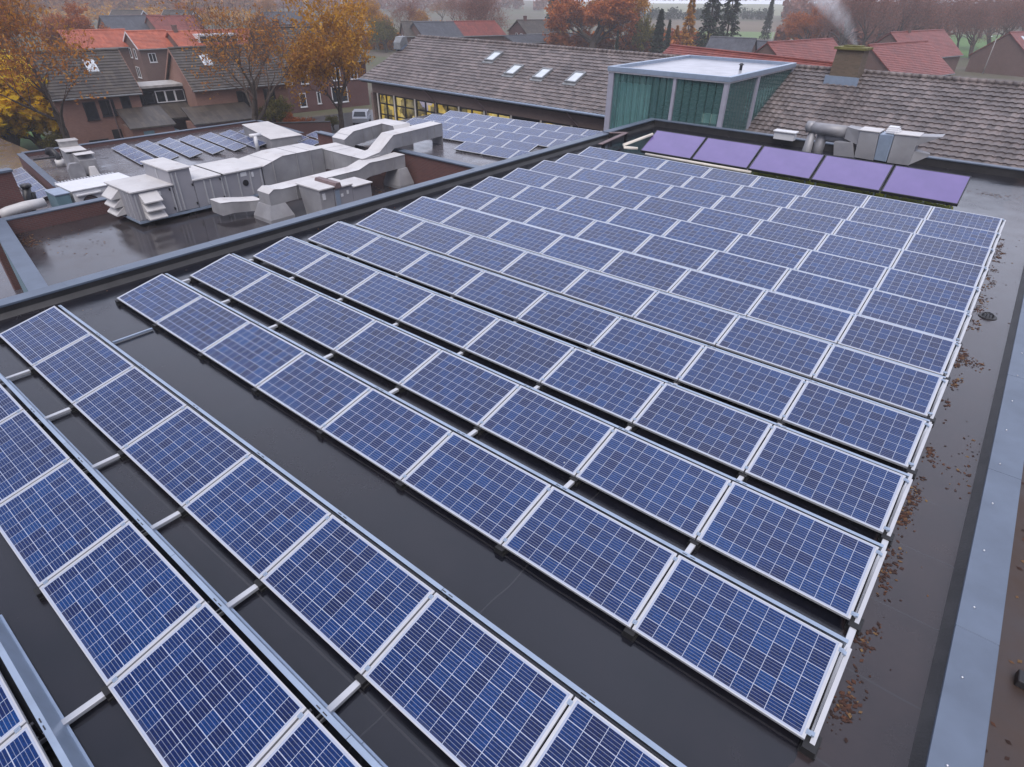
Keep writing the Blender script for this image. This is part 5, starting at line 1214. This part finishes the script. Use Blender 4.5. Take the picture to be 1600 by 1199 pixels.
TREES = [
 ('sparse1', 104, 226, 17, 'tall thin orange leaved tree in front of the left brick house', 1.0, 1.0),
 ('full_yellow', 20, 240, 8.6, 'bright yellow leafy tree at the left edge', None, 1.45),
 ('full_yellow', 70, 232, 5.6, 'smaller yellow bush right of the bright yellow tree', None, 1.15),
 ('olive', 88, 244, 2.2, 'olive green bush at the foot of the yellow trees', None, 1.3),
 ('sparse2', 392, 204, 16, 'thin brown tree spreading bare boughs before the right brick house', 2.2, 1.0),
 ('full_amber', 533, 204, 15.5, 'amber orange tree with dark trunk left of the school roof', .7, .95),
 ('olive', 432, 196, 4.2, 'olive bush above the garden wall', None, 1.0),
 ('full_rust', 462, 190, 2.4, 'low red brown shrub on the garden wall', None, 1.5),
 ('olive', 522, 203, 1.6, 'small green shrub at the foot of the amber tree', None, 1.2),
 ('full_rust', 128, 112, 11, 'rust orange tree between the left tree and the orange roofs', None, .95),
 ('full_rust', 20, 130, 14, 'brown orange tree behind the yellow tree at left edge', None, 1.0),
 ('sparse1', 60, 90, 15, 'thin orange tree far behind the left brick house', None, 1.1),
 ('full_amber', 222, 62, 5.5, 'small round amber tree between two dusty red roofs', None, 1.3),
 ('full_amber', 186, 66, 5.5, 'amber shrub behind the bright orange roof', None, 1.4),
 ('full_rust', 300, 52, 9, 'rust coloured tree beyond the white dormer', None, 1.2),
 ('full_amber', 318, 60, 8, 'amber tree directly behind the white dormer house', None, 1.2),
 ('full_amber', 592, 78, 13, 'amber tree right of the tall orange tree over the school', None, 1.0),
 ('olive', 605, 82, 8, 'olive green tree behind the left end of the school ridge', None, 1.0),
 ('bare', 630, 82, 13, 'grey bare tree behind the left end of the school ridge', None, 1.0),
 ('birch', 653, 62, 9, 'slim amber birch beside the slate blue gable', None, 1.0),
 ('bare', 746, 86, 15.5, 'left of two tall bare trees behind the school ridge', None, 1.0),
 ('bare2', 764, 86, 16, 'right of two tall bare trees behind the school ridge', None, .85),
 ('bare', 716, 66, 14, 'bare brown tree by the brown roofed house', None, 1.0),
 ('conifer', 863, 66, 17, 'tall dark spruce behind the yellow shrub', None, .9),
 ('conifer', 876, 64, 13, 'shorter dark spruce right of the tallest spruce', None, .9),
 ('full_yellow', 862, 78, 6.5, 'bright yellow shrub left of the big rust tree', None, 1.0),
 ('full_rust', 926, 98, 16, 'big rust orange tree above the middle of the school ridge', None, 1.25),
 ('birch', 980, 96, 16, 'yellow amber birch right of the big rust tree', None, 1.0),
 ('conifer', 961, 100, 6.5, 'small dark cypress in front of the amber birch', None, .6),
 ('olive', 1003, 96, 10, 'grey green tree between birch and dark spruces', None, .8),
 ('conifer', 1023, 104, 10.5, 'broad dark spruce behind the red roof end', None, 1.0),
 ('conifer', 1038, 100, 8.5, 'slim dark spruce right of the broad spruce', None, .7),
 ('larch', 1068, 96, 13.5, 'orange larch left of the tall dark pines', None, .9),
 ('larch', 1052, 92, 7, 'low orange larch behind the red roof end', None, 1.3),
 ('pine', 1100, 96, 20, 'left tall dark pine reaching the top edge', None, .85),
 ('pine', 1129, 92, 20, 'right tall dark pine reaching the top edge', None, .8),
 ('conifer', 1194, 64, 13, 'lone dark spruce against the pale fields', None, .7),
 ('full_rust', 1240, 74, 9, 'dull brown tree left of the smoke', None, 1.0),
 ('bare', 1270, 76, 15, 'bare pinkish tree behind the chimney smoke', None, 1.0),
 ('bare2', 1318, 80, 17, 'bare tree directly above the chimney', None, 1.0),
 ('bare2', 1362, 74, 14, 'reddish bare tree behind the big red roof', None, 1.1),
 ('bare', 1410, 66, 16, 'bare tree behind the rear red roof', None, 1.1),
 ('bare2', 1446, 60, 15, 'dense reddish tree left of the lawn', None, 1.2),
 ('bare', 1492, 90, 16, 'leaning bare tree at the left side of the lawn', None, .9),
 ('bare2', 1516, 92, 15, 'bare tree standing in the middle of the lawn', None, .9),
 ('bare', 1540, 98, 16, 'bare tree just left of the lamp post', None, 1.0),
 ('bare2', 1566, 84, 17, 'bare tree left of the right edge red house', None, 1.0),
 ('bare', 1592, 76, 17, 'bare reddish tree at the top right corner', None, 1.1),
 ('full_rust', 1530, 60, 12, 'rust tinted tree beyond the lawn', None, 1.1),
 ('bare2', 1620, 70, 16, 'bare tree just past the right edge', None, 1.0),
 ('bare2', 1300, 92, 17, 'reddish bare tree rising behind the left red roof', None, 1.1),
 ('bare', 1345, 96, 18, 'tall bare tree rising right behind the chimney', None, 1.1),
 ('bare2', 1390, 92, 18, 'wide reddish tree over the big red roof', None, 1.2),
 ('bare', 1430, 88, 18, 'tall dull red tree between the two big red roofs', None, 1.2),
 ('bare2', 1470, 84, 17, 'wide dull red tree above the rear red roof end', None, 1.2),
 ('bare2', 1545, 78, 18, 'wide reddish tree over the far end of the lawn', None, 1.2),
 ('full_rust', 1255, 86, 12, 'rust brown tree hidden partly by the chimney smoke', None, .9),
 ('sparse2', 690, 40, 12, 'misty orange tree far behind the slate gable', None, 1.2),
 ('sparse1', 420, 46, 13, 'misty thin tree behind the grey roofed house', None, 1.1),
 ('bare', 560, 56, 13, 'misty bare tree behind the tall amber tree', None, 1.2),
]
for key, u, v, h, lb, rz, wd in TREES:
    nm = {'conifer':'spruce_tree','pine':'pine_tree','birch':'birch_tree','larch':'larch_tree'}.get(key, 'tree')
    if h < 5.0: tree(key, u, v, h, lb, rz, 'shrub', 'shrub', None, wd)
    else: tree(key, u, v, h, lb, rz, 'tree', nm, None, wd)
for o in PROTO.values():
    if 'u_' in o.keys(): del o['u_']
for o in list(COL.objects):
    for kx in ('used_', 'u_'):
        if kx in o.keys(): del o[kx]
# misty woods and hedges far away
def wood(name, label, u0, u1, v, h, n, mt, depth=25):
    b = MB(); r = random.Random(hash(name) % 1000 + int(u0))
    p, q = at(u0, v, GZ), at(u1, v, GZ); d = q-p; nn = Vector((-d.y, d.x, 0)).normalized()
    m_ = max(6, int(d.length/min(4.5, h*.35)))
    blobs = [(p + d*((i+r.random())/m_) + nn*r.uniform(-.5,.5)*depth, h*r.uniform(.55,1.1)) for i in range(m_)]
    for _ in range(n):
        c, hh = r.choice(blobs); s = r.uniform(.5,1.3)*h/9
        a, e = r.uniform(0,6.28), r.gauss(0,.4); rad = hh*.45*math.sqrt(r.random())
        pz = hh*.55+hh*.45*math.sin(e*1.6)*1.0
        x = c + Vector((rad*math.cos(a), rad*math.sin(a), max(.2,pz)))
        u_ = Vector((r.gauss(0,1),r.gauss(0,1),r.gauss(0,1))).normalized(); v_ = u_.cross(Vector((r.gauss(0,1),r.gauss(0,1),1))).normalized()
        b.add([x-u_*s, x+v_*s*.6, x+u_*s, x-v_*s*.6], [(0,1,2,3)])
    o = b.build(name, M[mt]); tag(o, label, 'trees', kind='stuff'); return o
wood('distant_wood', 'misty brown wood along the horizon behind the left houses', -150, 420, 20, 11, 14000, 'lf_orange', 40)
wood('distant_wood', 'misty grey wood along the horizon behind the middle', 400, 860, 16, 11, 8000, 'lf_pink', 40)
wood('distant_hedge', 'bluish far hedge across the pale fields', 1000, 1300, 31, 6, 9000, 'lf_conif', 14)
wood('distant_wood', 'misty wood line at the top of the fields', 840, 1330, 2, 14, 6000, 'lf_conif', 60)
wood('distant_wood', 'reddish bare wood behind the right houses', 1240, 1760, 42, 13, 9000, 'lf_pink', 40)
wood('distant_gardens', 'misty amber gardens between the far left houses', -60, 420, 40, 6, 4500, 'lf_amber', 35)

wood('garden_shrubs', 'dull red brown shrubs massed behind the right red roofs', 1225, 1475, 74, 7, 12000, 'lf_pink', 14)
wood('garden_shrubs', 'amber and grey shrubs massed behind the left part of the school ridge', 572, 720, 76, 6, 9000, 'lf_orange', 12)
wood('garden_shrubs', 'rust and olive shrubs massed behind the middle of the school ridge', 850, 1090, 92, 6, 10000, 'lf_rust', 8)
wood('garden_shrubs', 'olive shrubs massed under the dark pines and spruces', 985, 1130, 84, 5, 7000, 'lf_olive', 8)

# ================================================================== SMOKE AND HAZE
k = N('chimney_smoke'); k.t.nodes.remove(k.p)
pv = k.n('VolumePrincipled'); pv.inputs['Color'].default_value = (.9,.9,.92,1); pv.inputs['Anisotropy'].default_value = .2
n1 = k.noise(.75, 5, .6, stretch=(1,1,.8)); s = k.n('SeparateXYZ'); k.l(k.coord(), s.inputs[0])
# plume centre drifts to -x while rising; radius grows
cx2 = k.math('MULTIPLY', k.math('POWER', s.outputs[2], 1.2), -.95)
wob = k.math('MULTIPLY', k.math('SUBTRACT', k.noise(.55,2), .5), 1.3)
dx = k.math('SUBTRACT', k.math('SUBTRACT', s.outputs[0], cx2), wob)
dist = k.math('SQRT', k.math('ADD', k.math('MULTIPLY', dx, dx), k.math('MULTIPLY', s.outputs[1], s.outputs[1])))
radn = k.math('ADD', k.math('MULTIPLY', s.outputs[2], .42), .16)
fall = k.math('MAXIMUM', k.math('SUBTRACT', 1.0, k.math('DIVIDE', dist, radn)), 0)
wisp = k.math('MAXIMUM', k.math('SUBTRACT', n1, .38), 0)
fade = k.math('DIVIDE', 1.0, k.math('ADD', 1.0, k.math('MULTIPLY', s.outputs[2], .55)))
k.l(k.math('MULTIPLY', k.math('MULTIPLY', fall, wisp), k.math('MULTIPLY', fade, 24.0)), pv.inputs['Density'])
k.l(pv.outputs[0], k.out.inputs['Volume'])
b = MB(); b.duct([[(-.5,-.4,.0),(.5,-.4,.0),(.5,.4,.0),(-.5,.4,.0)],[(-13.5,-3.4,6.5),(1.8,-3.4,6.5),(1.8,3.4,6.5),(-13.5,3.4,6.5)]])
o = b.build('smoke', k.m); o.location = chim_top; tag(o, 'thin white smoke drifting left from the school chimney', 'smoke', kind='stuff')

HAZE_DENSITY = .00065
k = N('misty_air'); k.t.nodes.remove(k.p)
pv = k.n('VolumePrincipled'); pv.inputs['Color'].default_value = (.95,.96,1.0,1); pv.inputs['Density'].default_value = HAZE_DENSITY; pv.inputs['Anisotropy'].default_value = .0
k.l(pv.outputs[0], k.out.inputs['Volume'])
b = MB(); b.box(-910, 910, -510, 910, GZ-1.0, 16.5)
o = b.build('haze', k.m); tag(o, 'pale autumn mist over the town', 'haze', kind='stuff')
scene.cycles.volume_bounces = 3
